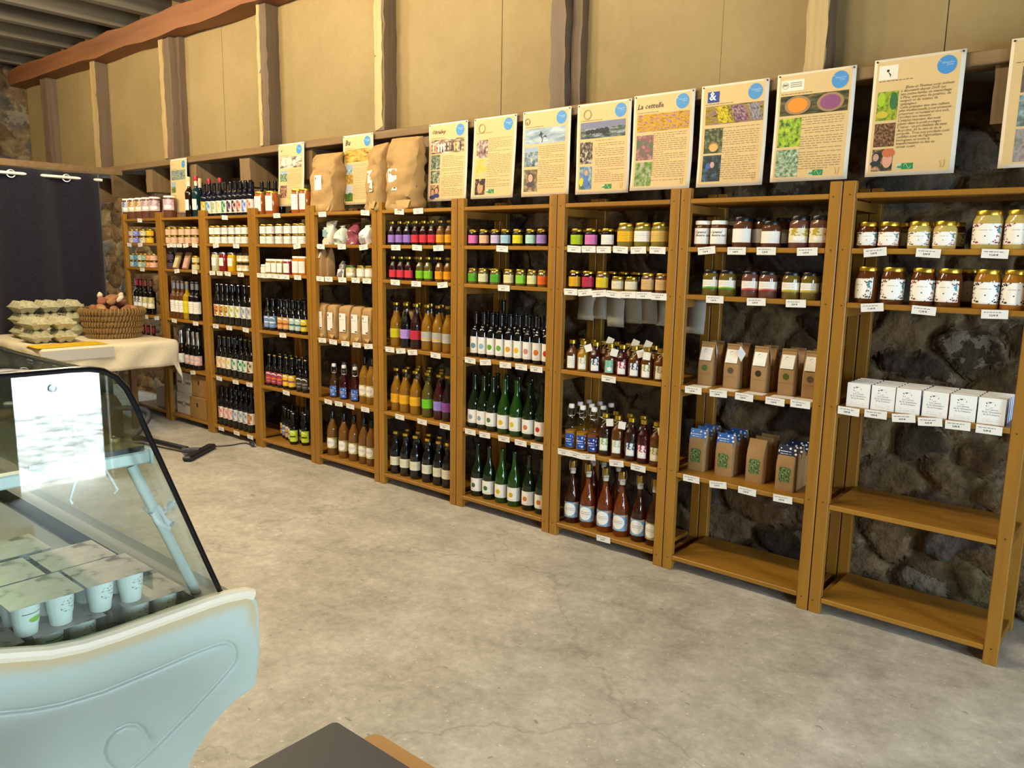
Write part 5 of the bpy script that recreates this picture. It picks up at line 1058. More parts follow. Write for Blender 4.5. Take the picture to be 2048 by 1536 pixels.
poster(1, -7.038, -6.74, 2.372, 1.90, 'small curling poster beside the dark spirit bottles', [BAN(('3a4a5a', '8a9a9a', 'a4a850', 6, 1)), (0.07, 0.42, 0.34, 0.62, ('3a4838', '6a7a48', '9aa068', 5, 2, 0.55)), (0.07, 0.67, 0.34, 0.92, ('7a4a24', 'a8742c', 'd8a85a', 4, 3))], ('script', '~ ~', 0.03, 0.08, 0.12), body=(2, 0), bend=0.03, tilt=-0.02)
poster(2, -5.339, -5.01, 2.377, 1.914, 'poster with white cattle photo, second in the row', [BAN(('4a4034', 'b8ac98', 'e8e2d4', 4, 4)), (0.07, 0.42, 0.34, 0.60, ('3a5a3a', '6a8a5a', 'c8ccc0', 5, 5, 0.7)), (0.07, 0.66, 0.34, 0.86, ('4a2a20', '8a5a4a', 'c8a890', 5, 6))], ('script', 'v', 0.04, 0.1, 0.13), bend=0.02, body=(0.42, 0.9), tilt=-0.018)
poster(3, -4.554, -4.23, 2.377, 1.905, 'poster with ploughed-field photo and letter logo between kraft sacks', [BAN(('4a3a20', 'd0a040', 'e0c070', 3, 7)), (0.07, 0.42, 0.33, 0.55, SKY+(3, 8, 0.5)), (0.07, 0.56, 0.33, 0.70, ('8a6a2a', 'b09040', 'd0b060', 4, 9)), (0.07, 0.71, 0.33, 0.95, ('3a5a24', '4a6a2c', '5a7a34', 3, 10, 0.5, 'b8bcc0'))], ('script', 'Bu', 0.05, 0.08, 0.14, 0.0012))
poster(4, -3.69, -3.353, 2.377, 1.903, 'poster with bottles photo and handwritten logo above the juice shelves', [BAN(('3a2418', 'a08468', 'e8e0d0', 5, 11))]+B3(('2a3a24', '6a7a64', 'b8bcae', 4, 12), ('2a3020', '7a8464', 'c8ccb8', 4, 13), FACE+(4, 14))[1:]+[(0.07, 0.40, 0.30, 0.585, ('2a3a24', '6a7a64', 'b8bcae', 4, 12))], ('script', 'Obrailey', 0.034, 0.08, 0.13, 0.0004))
poster(5, -3.30, -2.967, 2.376, 1.906, 'poster with dark portrait low down and no wide banner photo', [(0.09, 0.27, 0.35, 0.49, ('4a3838', '9a7a70', 'd8d0cc', 3, 15)), (0.09, 0.51, 0.35, 0.72, ('c8a030', 'dcc050', 'b8b4a8', 2, 16)), (0.09, 0.75, 0.33, 0.95, ('1a1420', '3a2c2c', 'c89870', 2.4, 17))], ('ring', 0.2, 0.13, 0.08), body=(0.26, 0.86), eco=(0.36, 0.89), bend=0.03, tilt=-0.012)
S6, r6, sub6 = poster(6, -2.921, -2.585, 2.377, 1.906, 'poster with bare winter tree photo', [BAN(('7a90a4', '9cb0c0', 'c4d0d8', 2, 18), 0.05, 0.9), (0.05, 0.42, 0.34, 0.645, ('3a4a54', '7a8c98', 'c4ccce', 2.4, 19, 0.75)), (0.05, 0.68, 0.34, 0.94, ('5a503a', '7a6a4a', 'c0a088', 2.4, 20))], ('ring', 0.1, 0.12, 0.055, 'u'), body=(0.42, 0.92))
m = MB(); rnd = random.Random(4)
def twig(u, v, a, l, w, d):
    u2, v2 = u+math.sin(a)*l, v-math.cos(a)*l*0.75
    if v2 < 0.215 or not 0.06 < u2 < 0.89: return
    m.tube([S6(u, v, 0.0020), S6(u2, v2, 0.0020)], w, 4)
    if d: [twig(u2, v2, a+rnd.uniform(-0.75, 0.75), l*rnd.uniform(0.6, 0.9), w*0.7, d-1) for _ in range(3)]
twig(0.42, 0.375, 0.05, 0.06, 0.0022, 4); m.build('tree_picture', mat('3a3a3c', 0.7), r6)
poster(7, -2.542, -2.205, 2.377, 1.906, 'poster with dark cattle under trees photo', [BAN(('2c3830', '5a6a64', 'b4bcc8', 3.4, 21, 0.62, '7a7f9a')), (0.07, 0.42, 0.31, 0.66, ('2a2018', '6a5a4a', 'd8d0c4', 5, 22)), (0.07, 0.69, 0.31, 0.945, ('4a6a34', '6a8ac0', 'b8c860', 3, 23))], ('ring', 0.2, 0.12, 0.075, ''), eco=(0.5, 0.9), body=(0.41, 0.88))
poster(8, -2.19, -1.85, 2.383, 1.912, 'poster with yellow and mauve flower banner photo', [BAN(('8a6a14', 'd8a41c', '8a6a94', 9, 24), 0.07, 0.93), (0.07, 0.42, 0.36, 0.68, ('3f7a54', '8a5a5c', 'c49890', 3, 25)), (0.07, 0.70, 0.36, 0.955, ('4a6a24', '7a9a4a', 'c0a8b4', 4, 26))], ('script', 'La cettelle', 0.036, 0.06, 0.145, 0.0003), body=(0.41, 0.9))
poster(9, -1.816, -1.483, 2.386, 1.914, 'poster with blue ampersand logo and three-crate flower photo', [BAN(('3a2c20', 'a08a2c', '8a6484', 4, 27), 0.08, 0.94), (0.08, 0.42, 0.36, 0.665, ('2a3420', '4a5638', '8a8a6a', 5, 28)), (0.08, 0.685, 0.36, 0.945, ('1c2a30', '2a3c40', '4a6a8a', 3, 29))], ('amp',), body=(0.42, 0.93))
S10, r10, sub10 = poster(10, -1.446, -1.106, 2.391, 1.922, 'poster with two petal baskets photo, orange and mauve', [BAN(('2a2c18', '4a4a28', '7a6a4a', 4, 30), 0.06, 0.93), (0.06, 0.41, 0.36, 0.675, ('3a4a34', '8ab02a', 'c4d040', 5, 31)), (0.06, 0.70, 0.36, 0.955, ('4a6a4a', '8aa484', 'c8d4b8', 7, 32))], ('card', 0.06, 0.06, 0.36, 0.16), eco=(0.5, 0.905), body=(0.41, 0.9))
for cu, c1, c2 in ((0.29, 'e8901c', 'f0a82c'), (0.71, '8a4a78', 'a86a98')):
    A_ = np.linspace(0, 2*math.pi, 22)[:-1]
    for k, (ru, rv, col, off) in enumerate(((0.17, 0.085, 'a08058', 0.002), (0.13, 0.066, c1, 0.0024))):
        link('basket_picture', mesh('disc', [S10(cu+ru*math.cos(a), 0.295-rv*math.sin(a), off) for a in A_], [tuple(range(21))], 0), mat(col, 0.6), r10)
T11 = ['    Elena et Thomas vous invitent', 'à découvrir depuis 2015 sur', 'une petite ferme en maraîchage', 'à Plou, entourée de prairies, de', 'vergers et de tisanes de', 'campagnes.', 'Cette pratique vise une culture', 'plus traditionnelle pour prévenir,', 'préserver et restaurer nos sols,', 'récolter nos saveurs.', "L'emploi raisonné des noix", 'plants dans le petit potager.', "L'enjeu : en produisant du miel,", 'du pollen, de la cire et de la', 'propolis. Tous nos produits sont', "certifiés issus de l'agriculture", 'biologique et toute la', 'transformation se fait en', 'circuit court.']
poster(11, -1.035, -0.698, 2.397, 1.926, 'poster with beehive and gardener photos and long readable text', [(0.07, 0.275, 0.31, 0.52, ('3c5a2c', 'a8b820', '4a7a3a', 2.2, 33)), (0.07, 0.545, 0.31, 0.745, ('3a2418', '6a4a34', 'a07a58', 9, 34)), (0.07, 0.765, 0.31, 0.955, ('1c2830', '4a4a34', 'd8a080', 2.2, 35))], ('card', 0.06, 0.055, 0.28, 0.175), lines=T11, eco=(0.36, 0.9), bend=0.006)
poster(12, -0.55, -0.215, 2.408, 1.935, 'poster cut by the picture edge, last of the row', [(0.14, 0.22, 0.5, 0.42, ('2c4a24', '6a5a54', 'a08a84', 3, 36)), (0.14, 0.44, 0.5, 0.68, ('5a6a6a', '7a8a84', '9ab8c8', 3, 37)), (0.14, 0.70, 0.5, 0.955, ('7a7a74', 'a4a09a', '8a4a6a', 2.4, 38))], ('card', 0.14, 0.05, 0.5, 0.2), body=(0.3, 0.9), bend=0.006)
def blob(P, name, shapes):
    "flat printed shapes inside a poster photo: (cu, cv, ru, rv, colour)"
    S, root = P[0], P[1]; A_ = np.linspace(0, 2*math.pi, 17)[:-1]
    for k, (cu, cv, ru, rv, col) in enumerate(shapes):
        link(name, mesh('shape', [S(cu+ru*math.cos(a), cv-rv*math.sin(a), 0.0018+0.0002*k) for a in A_], [tuple(range(16))], 0), mat(col, 0.6), root)
def face(cu, cv, r, hair, top, skin_='c89a7c'): return [(cu, cv-r*0.1, r*1.12, r*0.92, hair), (cu, cv+r*1.25, r*1.5, r*0.55, top), (cu, cv, r*0.85, r*0.78, skin_)]
blob(PO[4], 'portrait_picture', face(0.13, 0.885, 0.05, '3a241c', '2c3468')+face(0.235, 0.865, 0.05, '2a1c18', '2f3c80'))
blob(PO[4], 'bottle_picture', [(0.12+0.07*k, 0.31, 0.02, 0.06, c) for k, c in enumerate(('e0c8b0', 'c88a6a', 'e8e0d4', 'f0ece4', 'f0ece4', '4a3a34', '8a7a5a', '3a3028', 'd8b070', 'e0c890', '4a3a30'))])
blob(PO[5], 'portrait_picture', [(0.215, 0.86, 0.07, 0.072, 'c89468'), (0.25, 0.80, 0.06, 0.03, '2a1c18')])
blob(PO[6], 'portrait_picture', face(0.19, 0.78, 0.06, '4a3424', '4a4048', 'd0a890'))
blob(PO[7], 'portrait_picture', face(0.2, 0.76, 0.04, '8a8078', '4a74c0', 'c8a088')+[(0.11, 0.86, 0.035, 0.05, 'd8cc1c'), (0.2, 0.87, 0.05, 0.06, '4a74c0')])
blob(PO[7], 'cattle_picture', [(0.22+0.085*k, 0.315-0.004*k, 0.05, 0.026, '26262a') for k in range(5)]+[(0.2+0.08*k, 0.345-0.004*k, 0.006, 0.018, '26262a') for k in range(6)])
blob(PO[2], 'cattle_picture', [(0.2, 0.29, 0.09, 0.055, 'e4dccc'), (0.42, 0.28, 0.12, 0.06, 'd8d0c0'), (0.62, 0.31, 0.06, 0.05, 'ece6d8'), (0.78, 0.25, 0.08, 0.035, 'e4dccc')])
blob(PO[9], 'basket_picture', [(0.23, 0.60, 0.08, 0.045, '9a7a44'), (0.23, 0.61, 0.065, 0.04, 'dcae62')])
blob(PO[9], 'portrait_picture', [(0.17, 0.79, 0.04, 0.03, '2f62b8')]+face(0.23, 0.78, 0.04, '2a2018', '1f2c34', 'c8a090'))
for k, (u0, c) in enumerate(((0.22, 'c8b414'), (0.46, '8a5a7c'), (0.70, '8a8496'))):
    S, r9, sub9 = PO[9]; me = mesh('crate', [S(u0, 0.215, 0.0018), S(u0+0.17, 0.21, 0.0018), S(min(0.93, u0+0.30), 0.37, 0.0018), S(u0+0.08, 0.38, 0.0018)], [(3, 2, 1, 0)], 0, [(0, 1), (1, 1), (1, 0), (0, 0)])
    link('crate_picture', me, photo('4a3a30', c, 'b0a48a' if k else 'e0cc3c', 6, 50+k), r9)
blob(PO[11], 'portrait_picture', face(0.115, 0.835, 0.042, '1a1a1c', '1a2834', 'b89888')+[(0.25, 0.86, 0.058, 0.07, 'd8a084'), (0.255, 0.80, 0.075, 0.038, 'c8683c')])
blob(PO[11], 'leaf_picture', [(0.14, 0.47, 0.07, 0.03, 'c8b83a'), (0.26, 0.36, 0.045, 0.075, '2c6a38'), (0.12, 0.34, 0.045, 0.06, 'a4c41c')])
blob(PO[11], 'logo_mark', [(0.165, 0.10, 0.016, 0.011, '1c1c20')])
S, r11, _ = PO[11]; MB().tube([S(0.165+0.03*math.sin(t*2.2), 0.112+0.042*t, 0.002) for t in np.linspace(0, 1, 8)], [0.0006, 0.001, 0.0015, 0.002, 0.002, 0.0016, 0.001, 0.0004], 5).build('logo_mark', mat('1c1c20', 0.6), r11)
S, r10, _ = PO[10]; m = MB(); w10 = 0.34; h10 = 0.469
m.tube([S(0.115+0.04*math.cos(t), 0.108-0.04*w10/h10*math.sin(t), 0.002) for t in np.linspace(0, 2*math.pi, 20)], 0.0007, 4)
for k in range(3): m.add([S(0.18, 0.085+0.017*k, 0.002), S(0.33, 0.085+0.017*k, 0.002), S(0.33, 0.091+0.017*k, 0.002), S(0.18, 0.091+0.017*k, 0.002)], [(3, 2, 1, 0)])
m.build('logo_mark', mat('7a7a68', 0.6), r10, smooth=0); link('logo_letters', front(textmesh('FPF', 0.014, 'LEFT', 0.1, 0.0003), lambda a, c: S(0.083+a/w10, 0.116-c/h10, 0.0022)), mat('4a4a40', 0.6), r10)
blob(PO[12], 'bottle_picture', [(0.36, 0.57, 0.05, 0.085, '8ab4cc')]); blob(PO[12], 'portrait_picture', [(0.42, 0.86, 0.09, 0.07, '8a4a6c'), (0.42, 0.80, 0.04, 0.03, 'c89a84')])
# lettering on the two caramel jars
for o in list(bpy.data.objects):
    if o.get('category') == 'jar' and o.name.startswith('jar') and any(o is q for key, L in ITEMS.items() if key[2] == 'caramel jar with white lid' for _, q in L):
        lb = [c for c in o.children if c.name.startswith('label')][0]
        m = front(textmesh('Caramel\n Beurre salé', 0.0155, 'LEFT', 0.3, 0.0002, 0.95), lambda a, c: (0.0422*math.sin((a-0.036)/0.0415), -0.0422*math.cos((a-0.036)/0.0415), 0.066+c))
        link('printed_text', m, INK(), lb)
finish_labels()

# ------------------------------------------------------------------ curtain and rod
def build_curtain():
    yr, yl, zt = -0.075, -2.6, 2.27
    def fn(u, v):
        y = yr+(yl-yr)*u; a = 2*math.pi*(yr-y)/0.46
        s = (0.035+0.02*v)*math.sin(a)+0.012*v*math.sin(a*2.3+1)
        return (-8.0+s, y+0.01*math.sin(a*1.3)*v, zt+(0.012-zt)*v)
    me = sheetmesh(fn, 150, 24)
    g = G('black_cloth'); f = g.noise(g.coord('Object'), 90, 2); m_ = g.set(g.ramp(f, [(0.3, hexc('15141c')), (0.7, hexc('24232e'))]), 0.9, spec=0.2, sheen=0.3)
    o = link('curtain', me, m_); mo = o.modifiers.new('thickness', 'SOLIDIFY'); mo.thickness = 0.003
    tag(o, 'black floor-length eyelet curtain hanging from the white rod', 'curtain')
    for k in range(11):
        y = yr-0.058-0.23*k*1.0
        m = MB().tube([(-8.0+0.032*math.cos(t)*0.2, y+0.032*math.cos(t), zt-0.055+0.032*math.sin(t)) for t in np.linspace(0, 2*math.pi, 18)][:-1], 0.006, 6, True)
        m.build('eyelet', mat('d9d8d0', 0.3, 0.4), o)
    r = MB().tube([(-7.985, -0.05, zt-0.05), (-7.985, -2.7, zt-0.05)], 0.014, 12).build('curtain_rod', mat('f0efe8', 0.35))
    tag(r, 'white rod carrying the black curtain', 'curtain rod')
    for y in (-2.7,): MB().lathe([(0.0005, 0), (0.02, 0.004), (0.024, 0.02), (0.02, 0.036), (0.0005, 0.04)], 14).build('finial', mat('f0efe8', 0.35), r, (-7.985, y, zt-0.05), (math.pi/2 if y > 0 else -math.pi/2, 0, 0))
    for y in (-2.75,): MB().box(-10.6, -7.97, y-0.012, y+0.012, zt-0.07, zt-0.03).build('rod_bracket', mat('d8d8d0', 0.4), r)
    l = MB().box(-8.06, -8.03, -2.9, 0.17, 2.285, 2.345, 0.003).build('trim_lintel', oldx); tag(l, None, None, None, 'structure')
build_curtain()

# ------------------------------------------------------------------ table, cloth and what stands on it
TX0, TX1, TY0, TY1, TZ = -7.9, -6.57, -1.17, -0.12, 0.795
tb = tag(empty('table', ((TX0+TX1)/2, (TY0+TY1)/2, 0)), 'trestle-sized table under the cream cloth, beside the black curtain', 'table')
hx, hy = (TX1-TX0)/2, (TY1-TY0)/2
tw = wood('7a5632', '58391c', 'x')
MB().box(-hx, hx, -hy, hy, TZ-0.03, TZ-0.003, 0.004).build('tabletop', tw, tb)
for sx in (-1, 1):
    for sy in (-1, 1): MB().box(sx*(hx-0.3)-0.025, sx*(hx-0.3)+0.025, sy*(hy-0.25)-0.025, sy*(hy-0.25)+0.025, 0, TZ-0.03, 0.003).build('leg', wood('7a5632', '58391c', 'z'), tb)
def cloth():
    "cream cloth: lies on the top, folds over the edges, one corner hangs lower in a point"
    nu, nv, ov = 64, 52, 0.235; V = []; LX, LY = hx+ov, hy+ov
    for j in range(nv+1):
        for i in range(nu+1):
            s, t = -LX+2*LX*i/nu, -LY+2*LY*j/nv
            ox, oy = max(0, abs(s)-hx), max(0, abs(t)-hy); dx, dy = math.copysign(min(abs(s), hx), s), math.copysign(min(abs(t), hy), t)
            drop = math.hypot(ox, oy)*(1.0 if not (ox and oy) else 1.3); rad = 0.02
            out = min(drop, rad*1.5)
            n = math.hypot(ox, oy) or 1
            wob = 0.013*math.sin((s+t*1.3)*15)*min(1, drop/0.15)
            x = dx+math.copysign(1, s)*(ox/n)*(out*0.7+wob+0.03*drop); y = dy+math.copysign(1, t)*(oy/n)*(out*0.7+wob+0.03*drop)
            z = TZ+0.001-max(0, drop-rad*0.5)*(0.97)-0.0*drop
            if drop == 0: z = TZ+0.001+0.0015*math.sin(s*7)*math.sin(t*9)
            if t > hy+0.02: y = min(y, hy+0.035)
            V.append((x, y, z))
    Fc = [(j*(nu+1)+i, j*(nu+1)+i+1, (j+1)*(nu+1)+i+1, (j+1)*(nu+1)+i) for j in range(nv) for i in range(nu)]
    g = G('cream_cloth'); f = g.noise(g.coord('Object'), 120, 2)
    o = link('tablecloth', mesh('cloth', V, Fc, 180), g.set(g.ramp(f, [(0.3, hexc('d9c9a6')), (0.7, hexc('e8dabb'))]), 0.85, spec=0.2, bump=f, bs=0.15), None, ((TX0+TX1)/2, (TY0+TY1)/2, 0))
    mo = o.modifiers.new('thickness', 'SOLIDIFY'); mo.thickness = 0.002; mo.offset = 1
    tag(o, 'cream cloth draped over the table with a low pointed corner', 'tablecloth')
cloth()
ZT = TZ+0.0045
# bread basket
def basket(cx, cy_):
    o = tag(empty('bread_basket', (cx, cy_, ZT)), 'round coiled-straw basket of potatoes on the cream cloth', 'basket')
    R0, R1, H, n = 0.19, 0.235, 0.235, 5
    g = G('straw_coil'); c = g.coord('Object'); at_ = g.n('ShaderNodeSeparateXYZ'); g.t.links.new(c, at_.inputs[0])
    f = g.noise(c, 30, 3); mm = g.set(g.ramp(f, [(0.3, hexc('4a3016')), (0.7, hexc('7a5828'))]), 0.7, bump=f, bs=0.4)
    bind = mat('94743a', 0.7)
    for k in range(n):
        z = 0.024+(H-0.03)*k/(n-1); r = R0+(R1-R0)*(k/(n-1))**0.8
        ring = MB().tube([(r*math.cos(a), r*math.sin(a), z) for a in np.linspace(0, 2*math.pi, 49)[:-1]], 0.030 if k < n-1 else 0.033, 10, True).build('coil', mm, o)
        m = MB(); rr = 0.0305 if k < n-1 else 0.0335; N = 56
        for q in range(N):
            a = 2*math.pi*(q+0.5*(k % 2))/N; P = []
            for t in np.linspace(-1.5, 1.5, 6):
                aa = a+t*0.018; rad = r+rr*math.cos(t); P.append((rad*math.cos(aa), rad*math.sin(aa), z+rr*math.sin(t)))
            m.tube(P, 0.0055, 4)
        m.build('binding', bind, ring)
    MB().lathe([(0.0005, 0.002), (R0, 0.002), (R0+0.01, 0.02), (0.0005, 0.021)], 32).build('bottom', mm, o)
    return o
bx_, by_ = -7.10, -0.41
basket(bx_, by_)
rnd = random.Random(5)
def lump(name, sx, sy, sz, seed, m, loc, rot, par=None):
    V = []; n1, n2 = 14, 9; Fc = []
    for j in range(n2+1):
        ph = -math.pi/2+math.pi*j/n2
        for i in range(n1):
            th = 2*math.pi*i/n1; d = Vector((math.cos(ph)*math.cos(th), math.cos(ph)*math.sin(th), math.sin(ph)))
            k = 1+0.22*mnoise.noise(d*1.6+Vector((seed*5.1, 0, seed))); V.append((d.x*sx*k, d.y*sy*k, d.z*sz*k))
    for j in range(n2):
        for i in range(n1): Fc.append((j*n1+i, j*n1+(i+1) % n1, (j+1)*n1+(i+1) % n1, (j+1)*n1+i))
    return link(name, mesh(name, V, Fc, 180), m, par, loc, rot)
def skin(c1, c2):
    k = ('skin', c1)
    if k not in MATS:
        g = G('earthy_skin'); f = g.noise(g.coord('Object'), 25, 4); MATS[k] = g.set(g.ramp(f, [(0.35, hexc(c2)), (0.65, hexc(c1))]), 0.7, spec=0.3, bump=f, bs=0.2)
    return MATS[k]
pot = [skin('b07a56', '8a5a3c'), skin('a86a50', '84503a'), skin('c08a5a', '9a6a40')]
cnt = 0
for ring, (rr, n, zz) in enumerate(((0.15, 9, 0.185), (0.155, 9, 0.262), (0.08, 5, 0.315), (0.0, 1, 0.335))):
    for k in range(n):
        a = 2*math.pi*k/n+ring*0.4; L = rnd.uniform(0.05, 0.066); cnt += 1
        o = lump('potato', L, L*0.68, L*0.58, cnt, pot[cnt % 3], (bx_+rr*math.cos(a)*0.95, by_+rr*math.sin(a)*0.95, ZT+zz-0.012*(ring == 1)+rnd.uniform(-0.006, 0.006)), (rnd.uniform(-0.3, 0.3), rnd.uniform(-0.3, 0.3), rnd.uniform(0, 3.1)))
        tag(o, ('red-skinned potato in the rim ring of the coiled basket', 'red-skinned potato piled inside the coiled basket', 'red-skinned potato crowning the pile in the basket')[0 if ring == 1 else 1 if ring != 3 else 2], 'potato', ('potatoes in the rim ring of the basket', 'potatoes piled inside the basket', 'potato on top')[0 if ring == 1 else 1 if ring != 3 else 2])
for k, (dx, dy) in enumerate(((-0.09, -0.06), (0.0, 0.08), (0.10, 0.03))):
    o = lump('shallot', 0.022, 0.022, 0.034, 60+k, mat('e2d2b0', 0.5), (bx_+dx, by_+dy, ZT+0.36-0.02*(k == 2)), (0.3*k, 0.5, k)); 
    tag(o, ('pale shallot on the basket pile, toward the curtain', 'pale shallot at the middle of the basket pile', 'pale shallot on the basket pile, toward the camera')[k], 'vegetable', 'pale shallots on the potato pile')
# egg cartons
def egg_half(L, Wd, h, nx, ny, inv):
    def fn(u, v):
        x, y = (u-0.5)*L, (v-0.5)*Wd; e = min(min(u, 1-u)*nx*1.15, min(v, 1-v)*ny*1.15, 1) ; e = max(0, min(1, e*2.2))
        b = abs(math.sin(math.pi*u*nx))**0.6*abs(math.sin(math.pi*v*ny))**0.6
        z = h*(e*(0.62+0.38*b)); return (x*(1-0.10*e), y*(1-0.10*e), -z if inv else z)
    m = MB().grid(fn, nx*10, ny*10); return mesh('pulp', m.V, m.F if not inv else [f[::-1] for f in m.F], 60)
EG = (egg_half(0.27, 0.165, 0.05, 4, 2, True), egg_half(0.27, 0.165, 0.052, 4, 2, False))
pulp = None
def carton_egg(x, y, z, rz, label):
    global pulp
    if pulp is None:
        g = G('egg_carton_pulp'); f = g.noise(g.coord('Object'), 40, 4); pulp = g.set(g.ramp(f, [(0.3, hexc('a59f7a')), (0.7, hexc('c2bc98'))]), 0.9, spec=0.15, bump=f, bs=0.4, bd=0.004)
    o = tag(empty('egg_carton', (x, y, z), rz), label, 'egg carton', 'egg cartons on the cream cloth')
    link('tray', EG[0], pulp, o, (0, 0, 0.0505)); link('lid', EG[1], pulp, o, (0, 0, 0.053))
    MB().box(-0.137, 0.137, -0.085, 0.085, 0.049, 0.0545, 0.002).build('rim', pulp, o)
    for s in (-0.06, 0.06): MB().box(0.134, 0.1385, s-0.02, s+0.02, 0.045, 0.07, 0.001).build('clasp', pulp, o)
for i, (x, y) in enumerate(((-7.05, -1.05), (-7.0, -0.875))):
    for lv in (0, 1): carton_egg(x, y, ZT+lv*0.106, 0.06*(1-2*i), '%s grey-green egg carton of the %s stack near the yellow sheet' % (('lower', 'upper')[lv], ('left', 'right')[i]))
for i, (x, y) in enumerate(((-7.50, -0.98), (-7.50, -0.80), (-7.50, -0.62))):
    for lv in (0, 1, 2): carton_egg(x, y, ZT+lv*0.106, 0.0, '%s egg carton, %s stack behind the front cartons' % (('lower', 'middle', 'topmost')[lv], ('left', 'middle', 'right')[i]))
# yellow sheet and grey sheet hanging at the table edge
o = MB().box(-0.14, 0.14, -0.26, 0.26, 0, 0.0012).build('paper_sheet', None, None, (-6.715, -0.94, ZT+0.0012), (0, 0, -0.03))
o.material_slots[0].link = 'OBJECT'; g = G('yellow_print'); f = g.noise(g.coord('Object'), 18, 3); o.material_slots[0].material = g.set(g.ramp(f, [(0.4, hexc('d6a60c')), (0.6, hexc('e8c21c'))]), 0.5)
tag(o, 'yellow printed sheet lying on the cloth before the egg cartons', 'paper')
o = MB().box(-0.001, 0.001, -0.27, 0.27, -0.082, 0.0).build('paper_strip', mat('b9b4a8', 0.5), None, (-6.531, -0.93, TZ-0.012), (0, -0.10, -0.02))
tag(o, 'grey paper strip hanging over the cloth edge below the yellow sheet', 'paper')

# ------------------------------------------------------------------ vacuum cleaner on the floor
vb = tag(empty('vacuum_cleaner', (-6.55, -0.80, 0)), 'dark canister vacuum cleaner lying on the floor by the table', 'vacuum cleaner')
blk = mat('17171b', 0.45); grey_ = mat('3a3a40', 0.5)
MB().lathe([(0.06, 0.035), (0.15, 0.04), (0.175, 0.09), (0.17, 0.30), (0.13, 0.38), (0.05, 0.41), (0.0005, 0.412)], 24).build('canister', mat('4a3d33', 0.5), vb)
MB().tube([(-0.06, 0, 0.40), (-0.05, 0, 0.45), (0.05, 0, 0.45), (0.06, 0, 0.40)], 0.012, 8).build('handle', blk, vb)
for k in range(3):
    a = k*2.1; MB().tube([(0.13*math.cos(a)-0.018*math.sin(a), 0.13*math.sin(a)+0.018*math.cos(a), 0.03), (0.13*math.cos(a)+0.018*math.sin(a), 0.13*math.sin(a)-0.018*math.cos(a), 0.03)], 0.028, 12).build('wheel', blk, vb)
P = []
for t in np.linspace(0, 1, 30): P.append((0.14+0.10*t, 0.02+0.22*math.sin(t*math.pi)+0.13*t, 0.30-0.248*t+0.06*math.sin(t*math.pi)))
MB().tube(P, [0.021+0.0022*(i % 2) for i in range(30)], 10).build('hose', grey_, vb)
def W2(x, y, z): return (x+6.55, y+0.80, z)
MB().tube([W2(-6.27, -0.612, 0.052), W2(-5.72, -0.50, 0.036)], 0.020, 12).build('tube', blk, vb)
MB().tube([P[-1], W2(-6.26, -0.61, 0.052)], 0.023, 10).build('hose_grip', blk, vb)
hd = MB().box(-0.036, 0.036, -0.215, 0.215, 0.002, 0.042, 0.012).build('floor_head', blk, vb, W2(-5.60, -0.46, 0), (0, 0, 0.62))
MB().tube([(-0.13, -0.02, 0.036), (-0.05, 0.0, 0.034), (0.0, 0.0, 0.03)], [0.022, 0.024, 0.03], 10).build('swivel_neck', grey_, hd)
P = [at(px, py, z=0.006) for px, py in ((424, 893), (445, 892), (465, 890), (480, 887), (492, 886), (500, 889))]
c = tag(MB().tube([P[0]+(P[0]-P[1])*0.6]+P, 0.005, 8).build('power_cable', mat('3c382e', 0.5)), 'thin grey cable from floor head toward the plug', 'cable')
p0, p1 = P[-1], at(514, 895, z=0.022)
d = (p1-p0).normalized(); m = MB().tube([p0+Vector((0, 0, 0.012)), p0+d*0.03+Vector((0, 0, 0.014)), p0+d*0.055+Vector((0, 0, 0.018)), p0+d*0.085+Vector((0, 0, 0.018))], [0.008, 0.012, 0.02, 0.0185], 12).build('plug_body', blk, c)
for s in (-1, 1): MB().tube([p0+d*0.085+Vector((0, 0, 0.018))+d.cross(Vector((0, 0, 1)))*0.009*s, p0+d*0.105+Vector((0, 0, 0.018))+d.cross(Vector((0, 0, 1)))*0.009*s], 0.0024, 8).build('plug_pin', mat('c8c8c4', 0.3, 0.9), c)

# ------------------------------------------------------------------ refrigerated counter, end facing the camera
CX = -1.4
cs = tag(empty('display_case', (0, 0, 0)), 'mint-white refrigerated counter with curved glass front and yoghurt packs', 'display case')
wht = mat('bccbc0', 0.35, 0, 0.5); rimm = mat('e9dcc0', 0.45)
end_pts = [(-3.60, 0.985), (-3.30, 0.955), (-3.10, 0.925), (-3.043, 0.908), (-2.971, 0.885), (-2.918, 0.876), (-2.859, 0.8735), (-2.77, 0.874), (-2.686, 0.875), (-2.646, 0.874), (-2.60, 0.868), (-2.583, 0.859), (-2.573, 0.843), (-2.569, 0.811), (-2.57, 0.738), (-2.574, 0.696), (-2.579, 0.684), (-2.581, 0.661), (-2.591, 0.647), (-2.607, 0.643), (-2.632, 0.638), (-2.658, 0.626), (-2.69, 0.604), (-2.712, 0.58), (-2.735, 0.552), (-2.762, 0.51), (-2.785, 0.46), (-2.80, 0.40), (-2.805, 0.30), (-2.805, 0.0), (-3.60, 0.0)]
end_ccw = end_pts[::-1]
def inset(poly, d):
    n = len(poly); out = []
    for i in range(n):
        a, b, c_ = Vector(poly[i-1]), Vector(poly[i]), Vector(poly[(i+1) % n]); e1, e2 = (b-a).normalized(), (c_-b).normalized()
        nn = Vector((-e1.y-e2.y, e1.x+e2.x)); L = nn.length
        nn = nn/L if L > 1e-6 else Vector((-e1.y, e1.x)); k = d/max(0.5, nn.dot(Vector((-e1.y, e1.x)))); out.append((b.x+nn.x*k, b.y+nn.y*k))
    return out
